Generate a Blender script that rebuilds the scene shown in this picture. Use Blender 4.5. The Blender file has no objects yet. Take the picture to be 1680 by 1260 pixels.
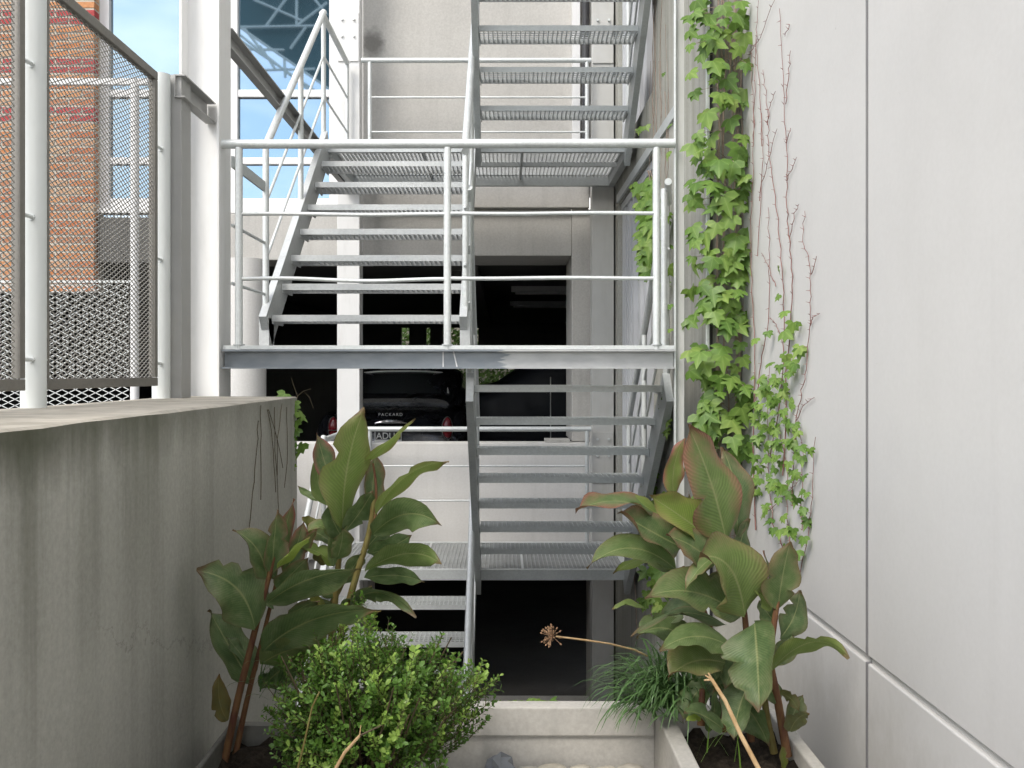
import bpy, bmesh, math, random
from mathutils import Vector, Matrix, Euler
R = math.radians
random.seed(7)
scene = bpy.context.scene
col = scene.collection

# ------------------------------------------------------------------ camera
cam_d = bpy.data.cameras.new('camera')
cam = bpy.data.objects.new('camera', cam_d); col.objects.link(cam)
cam.location = (0, 0, 0); cam.rotation_euler = (R(90), 0, 0)
cam_d.sensor_width = 36.0; cam_d.lens = 36.0 * 1500 / 1680
cam_d.shift_x = 14 / 1680; cam_d.shift_y = -18 / 1680
cam_d.clip_start = 0.05; cam_d.clip_end = 500
scene.camera = cam

# ------------------------------------------------------------------ sky and sun
SUN_EL, SUN_AZ = 47.0, 217.0          # azimuth clockwise from +Y: behind the camera, to the left
world = bpy.data.worlds.new('World'); scene.world = world; world.use_nodes = True
wn = world.node_tree; wn.nodes.clear()
wo = wn.nodes.new('ShaderNodeOutputWorld'); wb = wn.nodes.new('ShaderNodeBackground')
sky = wn.nodes.new('ShaderNodeTexSky'); sky.sky_type = 'NISHITA'; sky.sun_disc = False
sky.sun_elevation = R(SUN_EL); sky.sun_rotation = R(SUN_AZ)
sky.air_density = 1.0; sky.dust_density = 1.5; sky.ozone_density = 1.2
wc = wn.nodes.new('ShaderNodeTexCoord'); wm = wn.nodes.new('ShaderNodeMapping')
wm.inputs['Scale'].default_value = (1.0, 1.0, 2.6)
wz = wn.nodes.new('ShaderNodeTexNoise'); wz.inputs['Scale'].default_value = 3.4; wz.inputs['Detail'].default_value = 5; wz.inputs['Roughness'].default_value = 0.55
wr = wn.nodes.new('ShaderNodeValToRGB')
wr.color_ramp.elements[0].position = 0.40; wr.color_ramp.elements[1].position = 0.62
wx = wn.nodes.new('ShaderNodeMix'); wx.data_type = 'RGBA'
wx.inputs['B'].default_value = (9.9, 9.5, 8.9, 1)
wn.links.new(wc.outputs['Generated'], wm.inputs['Vector']); wn.links.new(wm.outputs['Vector'], wz.inputs['Vector'])
wn.links.new(wz.outputs['Fac'], wr.inputs['Fac']); wn.links.new(wr.outputs['Color'], wx.inputs['Factor'])
wn.links.new(sky.outputs['Color'], wx.inputs['A']); wn.links.new(wx.outputs['Result'], wb.inputs['Color'])
wb.inputs['Strength'].default_value = 0.15
wn.links.new(wb.outputs['Background'], wo.inputs['Surface'])
sun_d = bpy.data.lights.new('sun', 'SUN'); sun_d.energy = 1.1; sun_d.angle = R(20); sun_d.color = (1.0, 0.95, 0.87)
sun = bpy.data.objects.new('sun', sun_d); col.objects.link(sun)
sv = Vector((math.sin(R(SUN_AZ)) * math.cos(R(SUN_EL)), math.cos(R(SUN_AZ)) * math.cos(R(SUN_EL)), math.sin(R(SUN_EL))))
sun.rotation_euler = sv.to_track_quat('Z', 'Y').to_euler(); sun.location = sv * 30

vs = scene.view_settings
vs.view_transform = 'Standard'; vs.look = 'None'; vs.exposure = 1.0; vs.gamma = 1.0; vs.use_curve_mapping = False
scene.render.engine = 'CYCLES'
scene.cycles.max_bounces = 5; scene.cycles.diffuse_bounces = 3; scene.cycles.caustics_reflective = False; scene.cycles.caustics_refractive = False; scene.cycles.glossy_bounces = 3; scene.cycles.transparent_max_bounces = 12
scene.cycles.use_denoising = True; scene.cycles.use_adaptive_sampling = True; scene.cycles.adaptive_threshold = 0.03

# ------------------------------------------------------------------ helpers
F, CX, CY = 1500.0, 826.0, 612.0
def P(x, y, d):
    """the point at depth d metres whose bearing is that of x, y on the 1680 x 1260 survey sheet"""
    return Vector(((x - CX) / F * d, d, -(y - CY) / F * d))
ORG = {}
def org(o): return ORG.get(o.name, Vector((0, 0, 0))) if o else Vector((0, 0, 0))
def tag(o, label=None, cat=None, group=None, kind=None):
    if label: o['label'] = label
    if cat: o['category'] = cat
    if group: o['group'] = group
    if kind: o['kind'] = kind
    return o
def thing(name, label, cat, loc, group=None):
    o = bpy.data.objects.new(name, None); col.objects.link(o)
    o.location = loc; o.empty_display_size = 0.1
    ORG[o.name] = Vector(loc)
    return tag(o, label, cat, group)
def place(name, me, parent, loc, rot=None, scale=None):
    o = bpy.data.objects.new(name, me); col.objects.link(o)
    o.parent = parent
    o.location = Vector(loc) - org(parent)
    if rot is not None: o.rotation_euler = rot
    if scale is not None: o.scale = scale if hasattr(scale, '__len__') else (scale,) * 3
    ORG[o.name] = Vector(loc)
    return o

class MB:
    def __init__(s): s.v = []; s.f = []; s.uv = []; s.mi = []
    def add(s, vs_, fs, uvs=None):
        n = len(s.v); s.v += [tuple(p) for p in vs_]
        s.f += [tuple(i + n for i in f) for f in fs]
        return s
    def box(s, x0, x1, y0, y1, z0, z1):
        return s.add([(x0,y0,z0),(x1,y0,z0),(x1,y1,z0),(x0,y1,z0),(x0,y0,z1),(x1,y0,z1),(x1,y1,z1),(x0,y1,z1)],
              [(0,3,2,1),(4,5,6,7),(0,1,5,4),(1,2,6,5),(2,3,7,6),(3,0,4,7)])
    def bar(s, p, q, w, h, up=(0,0,1), caps=True):
        p, q = Vector(p), Vector(q); t = (q - p).normalized(); u = Vector(up)
        if abs(t.dot(u)) > 0.99: u = Vector((0, 1, 0))
        a = t.cross(u).normalized() * (w / 2); b = a.cross(t).normalized() * (h / 2)
        vs_ = [c + i * a + j * b for c in (p, q) for i, j in ((-1,-1),(1,-1),(1,1),(-1,1))]
        fs = [(0,4,5,1),(1,5,6,2),(2,6,7,3),(3,7,4,0)]
        if caps: fs += [(0,1,2,3),(7,6,5,4)]
        return s.add(vs_, fs)
    def tube(s, pts, r, n=10, caps=True):
        pts = [Vector(p) for p in pts]; m = len(pts)
        rs = r if hasattr(r, '__len__') else [r] * m
        base = len(s.v); u = None
        for i, p in enumerate(pts):
            t = (pts[min(i+1, m-1)] - pts[max(i-1, 0)])
            t = t.normalized() if t.length > 1e-9 else Vector((0,0,1))
            if u is None:
                u = t.orthogonal().normalized()
            else:
                u = (u - t * u.dot(t)); u = u.normalized() if u.length > 1e-6 else t.orthogonal().normalized()
            w = t.cross(u)
            for k in range(n):
                a = 2 * math.pi * k / n
                s.v.append(tuple(p + (u * math.cos(a) + w * math.sin(a)) * rs[i]))
        for i in range(m - 1):
            for k in range(n):
                a = base + i*n + k; b = base + i*n + (k+1) % n
                s.f.append((a, b, b + n, a + n))
        if caps:
            s.f.append(tuple(base + k for k in reversed(range(n))))
            s.f.append(tuple(base + (m-1)*n + k for k in range(n)))
        return s
    def mesh(s, name, mat, off=(0,0,0), smooth=False):
        me = bpy.data.meshes.new(name)
        ox, oy, oz = off
        me.from_pydata([(x-ox, y-oy, z-oz) for x, y, z in s.v], [], s.f)
        me.materials.append(mat)
        if smooth: me.polygons.foreach_set('use_smooth', [True] * len(me.polygons))
        me.update()
        return me
    def build(s, name, mat, parent=None, smooth=False, bevel=0, kind=None, base=None):
        off = org(parent) if parent else Vector(base or (0,0,0))
        o = bpy.data.objects.new(name, s.mesh(name, mat, off, smooth)); col.objects.link(o)
        if parent: o.parent = parent; 
        else: o.location = off
        if parent and parent.type != 'EMPTY':
            pass
        ORG[o.name] = Vector(off)
        if smooth:
            try: o.data.set_sharp_from_angle(angle=R(40))
            except Exception: pass
        if bevel:
            m = o.modifiers.new('bevel', 'BEVEL'); m.width = bevel; m.segments = 2; m.limit_method = 'ANGLE'
        if kind: o['kind'] = kind
        return o
def fix_origin(parent, o): return o

# ------------------------------------------------------------------ materials
class NT:
    def __init__(s, name):
        s.m = bpy.data.materials.new(name); s.m.use_nodes = True; s.t = s.m.node_tree
        s.b = s.t.nodes['Principled BSDF']; s.out = s.t.nodes['Material Output']
    def n(s, typ, **k):
        o = s.t.nodes.new(typ)
        for a, v in k.items():
            if a.startswith('_'): setattr(o, a[1:], v)
            else:
                key = a.replace('__', ' ')
                o.inputs[key].default_value = v
        return o
    def l(s, a, b): s.t.links.new(a, b)
    def coord(s, scale=(1,1,1), kind='Object'):
        c = s.n('ShaderNodeTexCoord'); m = s.n('ShaderNodeMapping'); m.inputs['Scale'].default_value = scale
        s.l(c.outputs[kind], m.inputs['Vector']); return m.outputs['Vector']
    def world(s, scale=(1,1,1)):
        g = s.n('ShaderNodeNewGeometry'); m = s.n('ShaderNodeMapping'); m.inputs['Scale'].default_value = scale
        s.l(g.outputs['Position'], m.inputs['Vector']); return m.outputs['Vector']
    def noise(s, vec, scale, detail=5, rough=0.55):
        o = s.n('ShaderNodeTexNoise'); o.inputs['Scale'].default_value = scale; o.inputs['Detail'].default_value = detail; o.inputs['Roughness'].default_value = rough
        s.l(vec, o.inputs['Vector']); return o.outputs['Fac']
    def ramp(s, fac, stops):
        r = s.n('ShaderNodeValToRGB'); e = r.color_ramp.elements
        while len(e) < len(stops): e.new(0.5)
        for i, (p, c) in enumerate(stops):
            e[i].position = p; e[i].color = c if len(c) == 4 else (*c, 1)
        s.l(fac, r.inputs['Fac']); return r.outputs['Color']
    def mix(s, fac, a, b, mode='MIX'):
        x = s.n('ShaderNodeMix', _data_type='RGBA', _blend_type=mode)
        for sock, v in (('Factor', fac), ('A', a), ('B', b)):
            if isinstance(v, (int, float)): x.inputs[sock].default_value = v
            elif isinstance(v, tuple): x.inputs[sock].default_value = v if len(v) == 4 else (*v, 1)
            else: s.l(v, x.inputs[sock])
        return x.outputs['Result']
    def math(s, op, a, b=0.0, clamp=False):
        x = s.n('ShaderNodeMath', _operation=op, _use_clamp=clamp)
        for i, v in enumerate((a, b)):
            if isinstance(v, (int, float)): x.inputs[i].default_value = v
            else: s.l(v, x.inputs[i])
        return x.outputs[0]
    def maprange(s, v, a, b, c=0.0, d=1.0):
        x = s.n('ShaderNodeMapRange'); s.l(v, x.inputs[0])
        for i, k in enumerate((a, b, c, d)): x.inputs[i+1].default_value = k
        return x.outputs[0]
    def bump(s, h, strength=0.2, dist=0.01):
        b = s.n('ShaderNodeBump'); b.inputs['Strength'].default_value = strength; b.inputs['Distance'].default_value = dist
        s.l(h, b.inputs['Height']); s.l(b.outputs['Normal'], s.b.inputs['Normal'])
    def base(s, c):
        if isinstance(c, tuple): s.b.inputs['Base Color'].default_value = c if len(c) == 4 else (*c, 1)
        else: s.l(c, s.b.inputs['Base Color'])
    def set(s, rough=0.6, metal=0.0, spec=0.5):
        s.b.inputs['Roughness'].default_value = rough; s.b.inputs['Metallic'].default_value = metal
        s.b.inputs['Specular IOR Level'].default_value = spec

def g3(v, t=(1,1,1)): return (v*t[0], v*t[1], v*t[2])
def concrete(name, v, tint=(1, .985, .95), streak=0.25, mott=0.16, bump=0.15, stain=None, grain=0.12):
    M = NT(name); w = M.world()
    big = M.noise(w, 1.3, 4, 0.6); fine = M.noise(w, 60, 2, 0.7)
    c = M.ramp(big, [(0.25, g3(v*(1-mott), tint)), (0.75, g3(v*(1+mott), tint))])
    if grain: c = M.mix(grain, c, M.ramp(fine, [(0.3, (0.15,)*3), (0.7, (0.85,)*3)]), 'OVERLAY')
    if streak:
        st = M.noise(M.world((7, 7, 0.5)), 1.4, 3, 0.6)
        c = M.mix(M.math('MULTIPLY', M.maprange(st, 0.52, 0.72), streak), c, g3(v*0.55, (1, .98, .9)))
    if stain: c = stain(M, c, v)
    M.base(c); M.set(0.85, 0, 0.25)
    if bump: M.bump(M.noise(w, 22, 3, .7), bump, 0.008)
    return M.m
def left_stain(M, c, v):
    pos = M.n('ShaderNodeSeparateXYZ'); g = M.n('ShaderNodeNewGeometry'); M.l(g.outputs['Position'], pos.inputs[0])
    s1 = M.noise(M.world((3, 2.6, 0.16)), 2.0, 6, 0.6)
    drip = M.maprange(s1, 0.47, 0.68)
    top = M.maprange(pos.outputs['Z'], -0.75, -0.1)
    near = M.maprange(pos.outputs['Y'], 3.2, 1.6, 0.30, 1.0)
    f = M.math('MULTIPLY', M.math('MULTIPLY', drip, M.math('ADD', M.math('MULTIPLY', top, 0.85), 0.15)), near)
    c = M.mix(M.math('MULTIPLY', f, 0.88), c, (0.062, 0.070, 0.036))
    s2 = M.noise(M.world((3, 6, 0.08)), 1.6, 5, 0.6)
    c = M.mix(M.math('MULTIPLY', M.maprange(s2, 0.56, 0.76), 0.25), c, (0.12, 0.118, 0.09))
    band = M.maprange(M.math('ADD', pos.outputs['Z'], M.math('MULTIPLY', M.noise(M.world((2, 6, 1)), 2.5, 4), 0.16)), -0.16, -0.05)
    c = M.mix(M.math('MULTIPLY', M.math('MULTIPLY', band, near), 0.85), c, (0.07, 0.075, 0.045))
    nz = M.n('ShaderNodeSeparateXYZ'); M.l(g.outputs['Normal'], nz.inputs[0])
    c = M.mix(M.maprange(nz.outputs['Z'], .6, .9), c, M.ramp(M.noise(M.world((1, 2, 1)), 5, 5, .65), [(.3, (.30, .28, .235)), (.7, (.54, .50, .43))]))
    # long hairline crack
    wv = M.noise(M.world((1, 3, 3)), 3.0, 6, 0.7)
    ln = M.math('ADD', M.math('MULTIPLY', pos.outputs['Y'], -0.33), M.math('MULTIPLY', wv, 0.32))
    d = M.math('ABSOLUTE', M.math('SUBTRACT', pos.outputs['Z'], M.math('ADD', ln, -0.06)))
    ck = M.maprange(d, 0.0, 0.006, 1.0, 0.0)
    ym = M.math('MULTIPLY', M.maprange(pos.outputs['Y'], 2.0, 2.25), M.maprange(pos.outputs['Y'], 3.3, 3.0))
    c = M.mix(M.math('MULTIPLY', M.math('MULTIPLY', ck, ym), 0.35), c, (0.04, 0.04, 0.035))
    return c
def side_stain(M, c, v):
    pos = M.n('ShaderNodeSeparateXYZ'); g = M.n('ShaderNodeNewGeometry'); M.l(g.outputs['Position'], pos.inputs[0])
    s1 = M.noise(M.world((4, 9, 0.25)), 1.6, 5, 0.6)
    c = M.mix(M.math('MULTIPLY', M.maprange(s1, 0.45, 0.7), 0.5), c, (0.14, 0.15, 0.10))
    return c
def panel_marks(M, c, v):
    s = M.noise(M.world((1, 1.2, .5)), 1.1, 4, .6)
    c = M.mix(M.math('MULTIPLY', M.maprange(s, .55, .75), .12), c, (.40, .39, .36))
    ps = M.n('ShaderNodeSeparateXYZ'); M.l(M.world(), ps.inputs[0])
    spl = M.math('ADD', ps.outputs['Z'], M.math('MULTIPLY', M.noise(M.world((1, 4, 2)), 2.5, 4, .7), .5))
    c = M.mix(M.maprange(spl, -.95, -.70, .30, 0), c, (.24, .225, .18))
    dr = M.noise(M.world((1, 9, .35)), 1.5, 3, .6)
    c = M.mix(M.math('MULTIPLY', M.maprange(dr, .60, .76), .06), c, (.32, .31, .28))
    k = M.noise(M.world((1, 3, 3)), 7, 4, .8)
    return M.mix(M.math('MULTIPLY', M.maprange(k, .70, .76), .35), c, (.30, .29, .26))
M_wall = concrete('pale_concrete_panel', 0.58, (1, .985, .955), 0, 0.05, 0.05, panel_marks, 0.03)
M_left = concrete('stained_concrete', 0.41, (1, .985, .89), 0.06, 0.12, 0.22, left_stain)
def wall_blot(M, c, v):
    g = M.n('ShaderNodeNewGeometry'); vm = M.n('ShaderNodeVectorMath', _operation='SUBTRACT'); M.l(g.outputs['Position'], vm.inputs[0]); vm.inputs[1].default_value = (-1.15, 8.06, 2.90)
    mp = M.n('ShaderNodeMapping'); mp.inputs['Scale'].default_value = (1.2, 0, .8); M.l(vm.outputs[0], mp.inputs['Vector'])
    ln = M.n('ShaderNodeVectorMath', _operation='LENGTH'); M.l(mp.outputs[0], ln.inputs[0])
    d = M.math('ADD', ln.outputs['Value'], M.math('MULTIPLY', M.noise(M.world(), 9, 5, .65), .16))
    return M.mix(M.maprange(d, .14, .22, .75, 0), c, (.13, .125, .115))
M_upper = concrete('blotched_facade_concrete', 0.50, (1, .975, .92), 0.15, 0.08, 0.12, wall_blot)
M_conc = concrete('facade_concrete', 0.50, (1, .975, .92), 0.25, 0.10, 0.14)
M_side = concrete('mossy_side_concrete', 0.40, (1, .99, .90), 0.2, 0.10, 0.14, side_stain)
M_parapet = concrete('pale_parapet', 0.74, (1, .985, .95), 0.12, 0.06, 0.1)  # paler base than the other facade concrete
M_shadekerb = concrete('shade_toned_kerb', 0.16, (1, .98, .88), 0.3, 0.3, 0.3)  # darkened base stands for the left wall's shade on the kerb
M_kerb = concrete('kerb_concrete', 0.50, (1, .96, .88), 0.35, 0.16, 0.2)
M_dim = concrete('gloom_darkened_concrete', 0.11, (1, .98, .95), 0.2, 0.2, 0.12)  # gloom of the bays put into a darker than real concrete colour
M_ground = concrete('court_floor_concrete', 0.22, (1, .98, .94), 0.1, 0.25, 0.2)
M_roundcol = concrete('white_painted_concrete', 0.66, (1, .985, .95), 0.12, 0.05, 0.08)
def galv(name, v=0.55, tint=(.95, 1.0, 1.0), metal=0.55, rough=0.42):
    M = NT(name); w = M.world()
    vo = M.n('ShaderNodeTexVoronoi'); vo.inputs['Scale'].default_value = 90; M.l(w, vo.inputs['Vector'])
    sep = M.n('ShaderNodeSeparateColor'); M.l(vo.outputs['Color'], sep.inputs[0])
    big = M.noise(w, 4, 4, 0.65)
    c = M.ramp(M.math('ADD', M.math('MULTIPLY', sep.outputs[0], 0.18), M.math('MULTIPLY', big, 0.82)), [(0.25, g3(v*0.86, tint)), (0.75, g3(v*1.12, tint))])
    M.base(c); M.set(rough, metal, 0.5)
    M.l(M.maprange(big, 0.2, 0.8, rough - 0.08, rough + 0.14), M.b.inputs['Roughness'])
    return M.m
M_galv = galv('galvanised_steel', 0.70, (.96, 1.0, .99), 0.35)
M_dark = galv('weathered_galvanised_steel', 0.58, (.95, 1.0, 1.0), 0.35, 0.5)
M_tread = galv('galvanised_tread', 0.58, (.97, 1.0, .99), 0.35, 0.45)
M_frame = galv('brown_grey_fence_frame', 0.24, (1, .95, .86), 0.45, 0.5)
M_mesh = galv('expanded_metal', 0.46, (1, .97, .9), 0.5, 0.45)
def paint(name, c, rough=0.4, dirt=0.25, dcol=(.35, .34, .30)):
    M = NT(name); w = M.world()
    d = M.noise(M.world((5, 5, 0.9)), 2.2, 4, 0.65)
    k = M.mix(M.math('MULTIPLY', M.maprange(d, 0.52, 0.75), dirt), c, dcol)
    k = M.mix(0.06, k, M.ramp(M.noise(w, 9, 4), [(0.3, (0.2,)*3), (0.7, (0.9,)*3)]), 'OVERLAY')
    M.base(k); M.set(rough, 0, 0.4)
    return M.m
M_white = paint('white_column_paint', (.80, .80, .79), 0.4, 0.20)
M_post = paint('pale_fence_post_paint', (.70, .73, .72), 0.4, 0.15)
M_winframe = paint('white_window_frame', (.80, .80, .80), 0.35, 0.1)
M_alu = paint('grey_aluminium_frame', (.62, .64, .67), 0.4, 0.15)
M_colgrey = paint('grey_column_paint', (.54, .54, .52), 0.5, 0.25)
M_beamgrey = paint('grey_beam_paint', (.38, .38, .37), 0.5, 0.3)
M_black = paint('black_pipe', (.03, .03, .034), 0.35, 0.1)
def beam_mat():
    M = NT('two_tone_beam'); w = M.world()
    pos = M.n('ShaderNodeSeparateXYZ'); M.l(w, pos.inputs[0])
    e = M.math('ADD', pos.outputs['X'], M.math('MULTIPLY', M.noise(M.world((3, 1, 55)), 1.2, 4, 0.6), 0.22))
    f = M.maprange(e, 0.10, 0.115)
    d = M.noise(M.world((3, 3, 8)), 3, 5)
    c = M.mix(f, M.ramp(d, [(.3, (.20, .225, .25)), (.7, (.265, .29, .315))]), M.ramp(d, [(.3, (.40, .41, .415)), (.7, (.52, .53, .53))]))  # dark bluish tone left, paler tone right, ragged edge between
    M.base(c); M.set(0.42, 0.35, 0.5); M.bump(M.noise(w, 60, 3), 0.05, 0.004)
    return M.m
M_beam = beam_mat()
def glass():
    M = NT('mirror_window_glass'); M.base((.27, .37, .45)); M.set(0.02, 0.95, 0.6)
    M.bump(M.noise(M.world(), 0.8, 2), 0.02, 0.02); return M.m
M_glass = glass()
def dglass():
    M = NT('dark_door_glass'); M.base((.028, .033, .034)); M.set(0.08, 0.0, 0.7); return M.m
M_dglass = dglass()
def brick():
    M = NT('fired_brick'); oi = M.n('ShaderNodeObjectInfo')
    c = M.ramp(oi.outputs['Random'], [(0.0, (.50, .20, .085)), (0.25, (.54, .28, .14)), (0.42, (.45, .15, .07)), (0.6, (.50, .33, .21)), (0.8, (.56, .23, .10)), (1.0, (.38, .19, .12))])
    sep = M.n('ShaderNodeSeparateColor'); M.l(oi.outputs['Color'], sep.inputs[0])
    c = M.mix(sep.outputs[0], c, (.40, .075, .075))
    c = M.mix(0.35, c, M.ramp(M.noise(M.world(), 30, 5, .7), [(.25, (.1,)*3), (.75, (.9,)*3)]), 'OVERLAY')
    M.base(c); M.set(0.85, 0, 0.2); M.bump(M.noise(M.world(), 70, 4), 0.3, 0.006); return M.m
M_brick = brick()
M_mortar = concrete('brick_mortar', 0.50, (1, .92, .78), 0, 0.1, 0.2)
def soil():
    M = NT('dark_soil'); w = M.world(); n = M.noise(w, 35, 6, .7)
    M.base(M.ramp(n, [(.3, (.012, .010, .008)), (.7, (.06, .048, .036))])); M.set(0.95, 0, 0.1); M.bump(n, 0.9, 0.03); return M.m
M_soil = soil()
def stone():
    M = NT('river_pebble'); oi = M.n('ShaderNodeObjectInfo')
    c = M.ramp(oi.outputs['Random'], [(0, (.40, .38, .33)), (.5, (.46, .42, .34)), (1, (.36, .35, .33))])
    c = M.mix(0.3, c, M.ramp(M.noise(M.world(), 25, 5, .6), [(.3, (.15,)*3), (.7, (.85,)*3)]), 'OVERLAY')
    M.base(c); M.set(0.7, 0, 0.3); M.bump(M.noise(M.world(), 60, 4), 0.15, 0.005); return M.m
M_stone = stone()
def asphalt():
    M = NT('alley_asphalt'); n = M.noise(M.world(), 90, 4, .7)
    M.base(M.ramp(n, [(.3, (.035,)*3), (.7, (.075, .073, .07))])); M.set(0.9, 0, .2); M.bump(n, .4, .01); return M.m
M_asph = asphalt()
def translucent(M, colr, amt):
    tr = M.n('ShaderNodeBsdfTranslucent'); mx = M.n('ShaderNodeMixShader'); mx.inputs[0].default_value = amt
    M.l(colr, tr.inputs['Color']); M.l(M.b.outputs[0], mx.inputs[1]); M.l(tr.outputs[0], mx.inputs[2]); M.l(mx.outputs[0], M.out.inputs['Surface'])
def canna():
    M = NT('canna_leaf'); tc = M.n('ShaderNodeTexCoord'); sp = M.n('ShaderNodeSeparateXYZ'); M.l(tc.outputs['UV'], sp.inputs[0])
    t, v = sp.outputs['X'], sp.outputs['Y']
    oi = M.n('ShaderNodeObjectInfo'); oc = M.n('ShaderNodeSeparateColor'); M.l(oi.outputs['Color'], oc.inputs[0])
    av = M.math('ABSOLUTE', M.math('SUBTRACT', M.math('MULTIPLY', v, 2.0), 1.0))      # 0 on the midrib, 1 on the edge
    # side veins sweep forward from the midrib
    ph = M.math('SUBTRACT', M.math('MULTIPLY', t, 190.0), M.math('MULTIPLY', av, 42.0))
    wob = M.noise(M.coord((4, 3, 1), 'UV'), 2.0, 3)
    vein = M.math('SINE', M.math('ADD', ph, M.math('MULTIPLY', wob, 5.0)))
    vf = M.maprange(vein, -1, 1)
    blotch = M.noise(M.coord((2.2, 1.4, 1), 'UV'), 2.2, 5, .6)
    g = M.ramp(blotch, [(.3, (.085, .145, .055)), (.5, (.140, .210, .082)), (.72, (.230, .285, .140))])
    g = M.mix(oc.outputs[1], g, (.30, .40, .07))
    g = M.mix(M.math('MULTIPLY', vf, 0.26), g, (.050, .078, .028))
    burg = M.maprange(M.math('ADD', M.math('ADD', M.math('POWER', av, 2.2), M.math('MULTIPLY', M.math('POWER', t, 3.0), 0.75)), M.math('MULTIPLY', M.math('SUBTRACT', blotch, .5), 1.8)), 0.22, 1.10)
    g = M.mix(M.math('MULTIPLY', burg, oc.outputs[0], True), g, M.ramp(vf, [(0, (.23, .070, .065)), (1, (.38, .150, .125))]))
    rib = M.maprange(av, 0.015, 0.06, 1.0, 0.0)
    g = M.mix(M.math('MULTIPLY', rib, 0.65), g, (.36, .38, .17))
    edge = M.maprange(M.math('ADD', av, M.math('MULTIPLY', M.noise(M.coord((6, 6, 1), 'UV'), 3, 3), .12)), 1.0, 1.06)
    g = M.mix(M.math('MULTIPLY', edge, .4), g, (.13, .06, .04))
    dry = M.maprange(M.math('ADD', M.math('ADD', M.math('POWER', t, 6.0), M.math('MULTIPLY', M.math('POWER', av, 8.0), .35)), M.math('MULTIPLY', M.noise(M.coord((3, 3, 1), 'UV'), 2.5, 4, .7), .9)), .95, 1.25)
    g = M.mix(M.math('MULTIPLY', dry, .8), g, (.15, .085, .045))
    spot = M.noise(M.coord((9, 5, 1), 'UV'), 6, 3, .7)
    g = M.mix(M.math('MULTIPLY', M.maprange(spot, .66, .74), .5), g, (.20, .15, .07))
    g = M.mix(oc.outputs[2], g, M.ramp(blotch, [(.35, (.24, .12, .035)), (.65, (.12, .06, .03))]))
    M.base(g); M.set(0.40, 0, 0.42); M.bump(M.math('SUBTRACT', vf, M.math('MULTIPLY', rib, 1.5)), 0.25, 0.004)
    translucent(M, g, 0.34); return M.m
M_canna = canna()
def leafmat(name, stops, rough=.45, tl=.3, scale=8, vein=False):
    M = NT(name); oi = M.n('ShaderNodeObjectInfo')
    n = M.noise(M.world(), scale, 3)
    c = M.ramp(M.math('ADD', M.math('MULTIPLY', oi.outputs['Random'], .45), M.math('MULTIPLY', n, .55)), stops)
    if vein:
        tc = M.n('ShaderNodeTexCoord'); sp = M.n('ShaderNodeSeparateXYZ'); M.l(tc.outputs['Object'], sp.inputs[0])
        an = M.math('ARCTAN2', sp.outputs['X'], M.math('SUBTRACT', .06, sp.outputs['Y']))
        ln = M.math('ABSOLUTE', M.math('SINE', M.math('MULTIPLY', an, 3.4)))
        c = M.mix(M.math('MULTIPLY', M.maprange(ln, .03, .16, 1.0, 0.0), .45), c, (.34, .44, .16))
        c = M.mix(M.math('MULTIPLY', M.maprange(ln, .3, 1.0), .25), c, (.05, .12, .02))
    M.base(c); M.set(rough, 0, .4); translucent(M, c, tl); return M.m
M_ivy = leafmat('ivy_leaf', [(.10, (.26, .13, .04)), (.17, (.10, .20, .035)), (.45, (.17, .30, .055)), (.7, (.25, .38, .08)), (.85, (.33, .42, .11))], .42, .35, 9, True)
M_box = leafmat('box_leaf', [(.2, (.075, .165, .025)), (.5, (.15, .285, .05)), (.75, (.26, .42, .09))], .38, .3, 22)
M_grass = leafmat('tuft_blade', [(.2, (.065, .14, .042)), (.5, (.12, .22, .07)), (.8, (.20, .31, .12))], .4, .2, 14)
M_hedge = leafmat('hedge_leaf', [(.2, (.03, .07, .012)), (.5, (.06, .12, .02)), (.8, (.13, .19, .045))], .5, .15, 6)
def bark(name, a, b):
    M = NT(name); n = M.noise(M.world((30, 30, 8)), 2, 4); M.base(M.ramp(n, [(.3, a), (.7, b)])); M.set(.7, 0, .25); M.bump(n, .3, .003); return M.m
M_vine = bark('vine_stem', (.20, .15, .12), (.36, .29, .24))
M_redvine = bark('reddish_vine_stem', (.19, .085, .075), (.30, .16, .14))
M_cstem = bark('canna_stem', (.11, .045, .03), (.20, .11, .045))
M_cgreen = bark('canna_green_stem', (.14, .10, .03), (.22, .20, .07))
M_straw = bark('dry_straw', (.42, .27, .13), (.58, .42, .24))
M_twig = bark('dark_twig', (.06, .05, .03), (.12, .09, .05))
# ------------------------------------------------------------------ setting: grounds
ZL = -0.106                      # top of the left wall
F0, RISE, GO, Y1 = 0.125, 0.193, 0.2275, 5.0
FU = F0 + 8 * RISE; FD = F0 - 8 * RISE; FLOOR = F0 - 16 * RISE
YB = Y1 + 7 * GO                 # front edge of the rear landings
def struct(name, mb, mat, **k):
    o = mb.build(name, mat, **k); o['kind'] = 'structure'; return o
struct('court_floor', MB().box(-2.2, 0.95, 3.0, 8.0, FLOOR - 0.2, FLOOR), M_ground)
struct('path_ground', MB().box(-60, 60, -60, 3.0, -3.4, -1.31), M_ground)
struct('alley_ground', MB().box(-60, -2.2, 3.0, 8.15, -3.4, -0.35), M_asph)
struct('alley_pavement', MB().box(-60, -1.48, -60, 3.0, -1.3, -0.352), M_asph)

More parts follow.
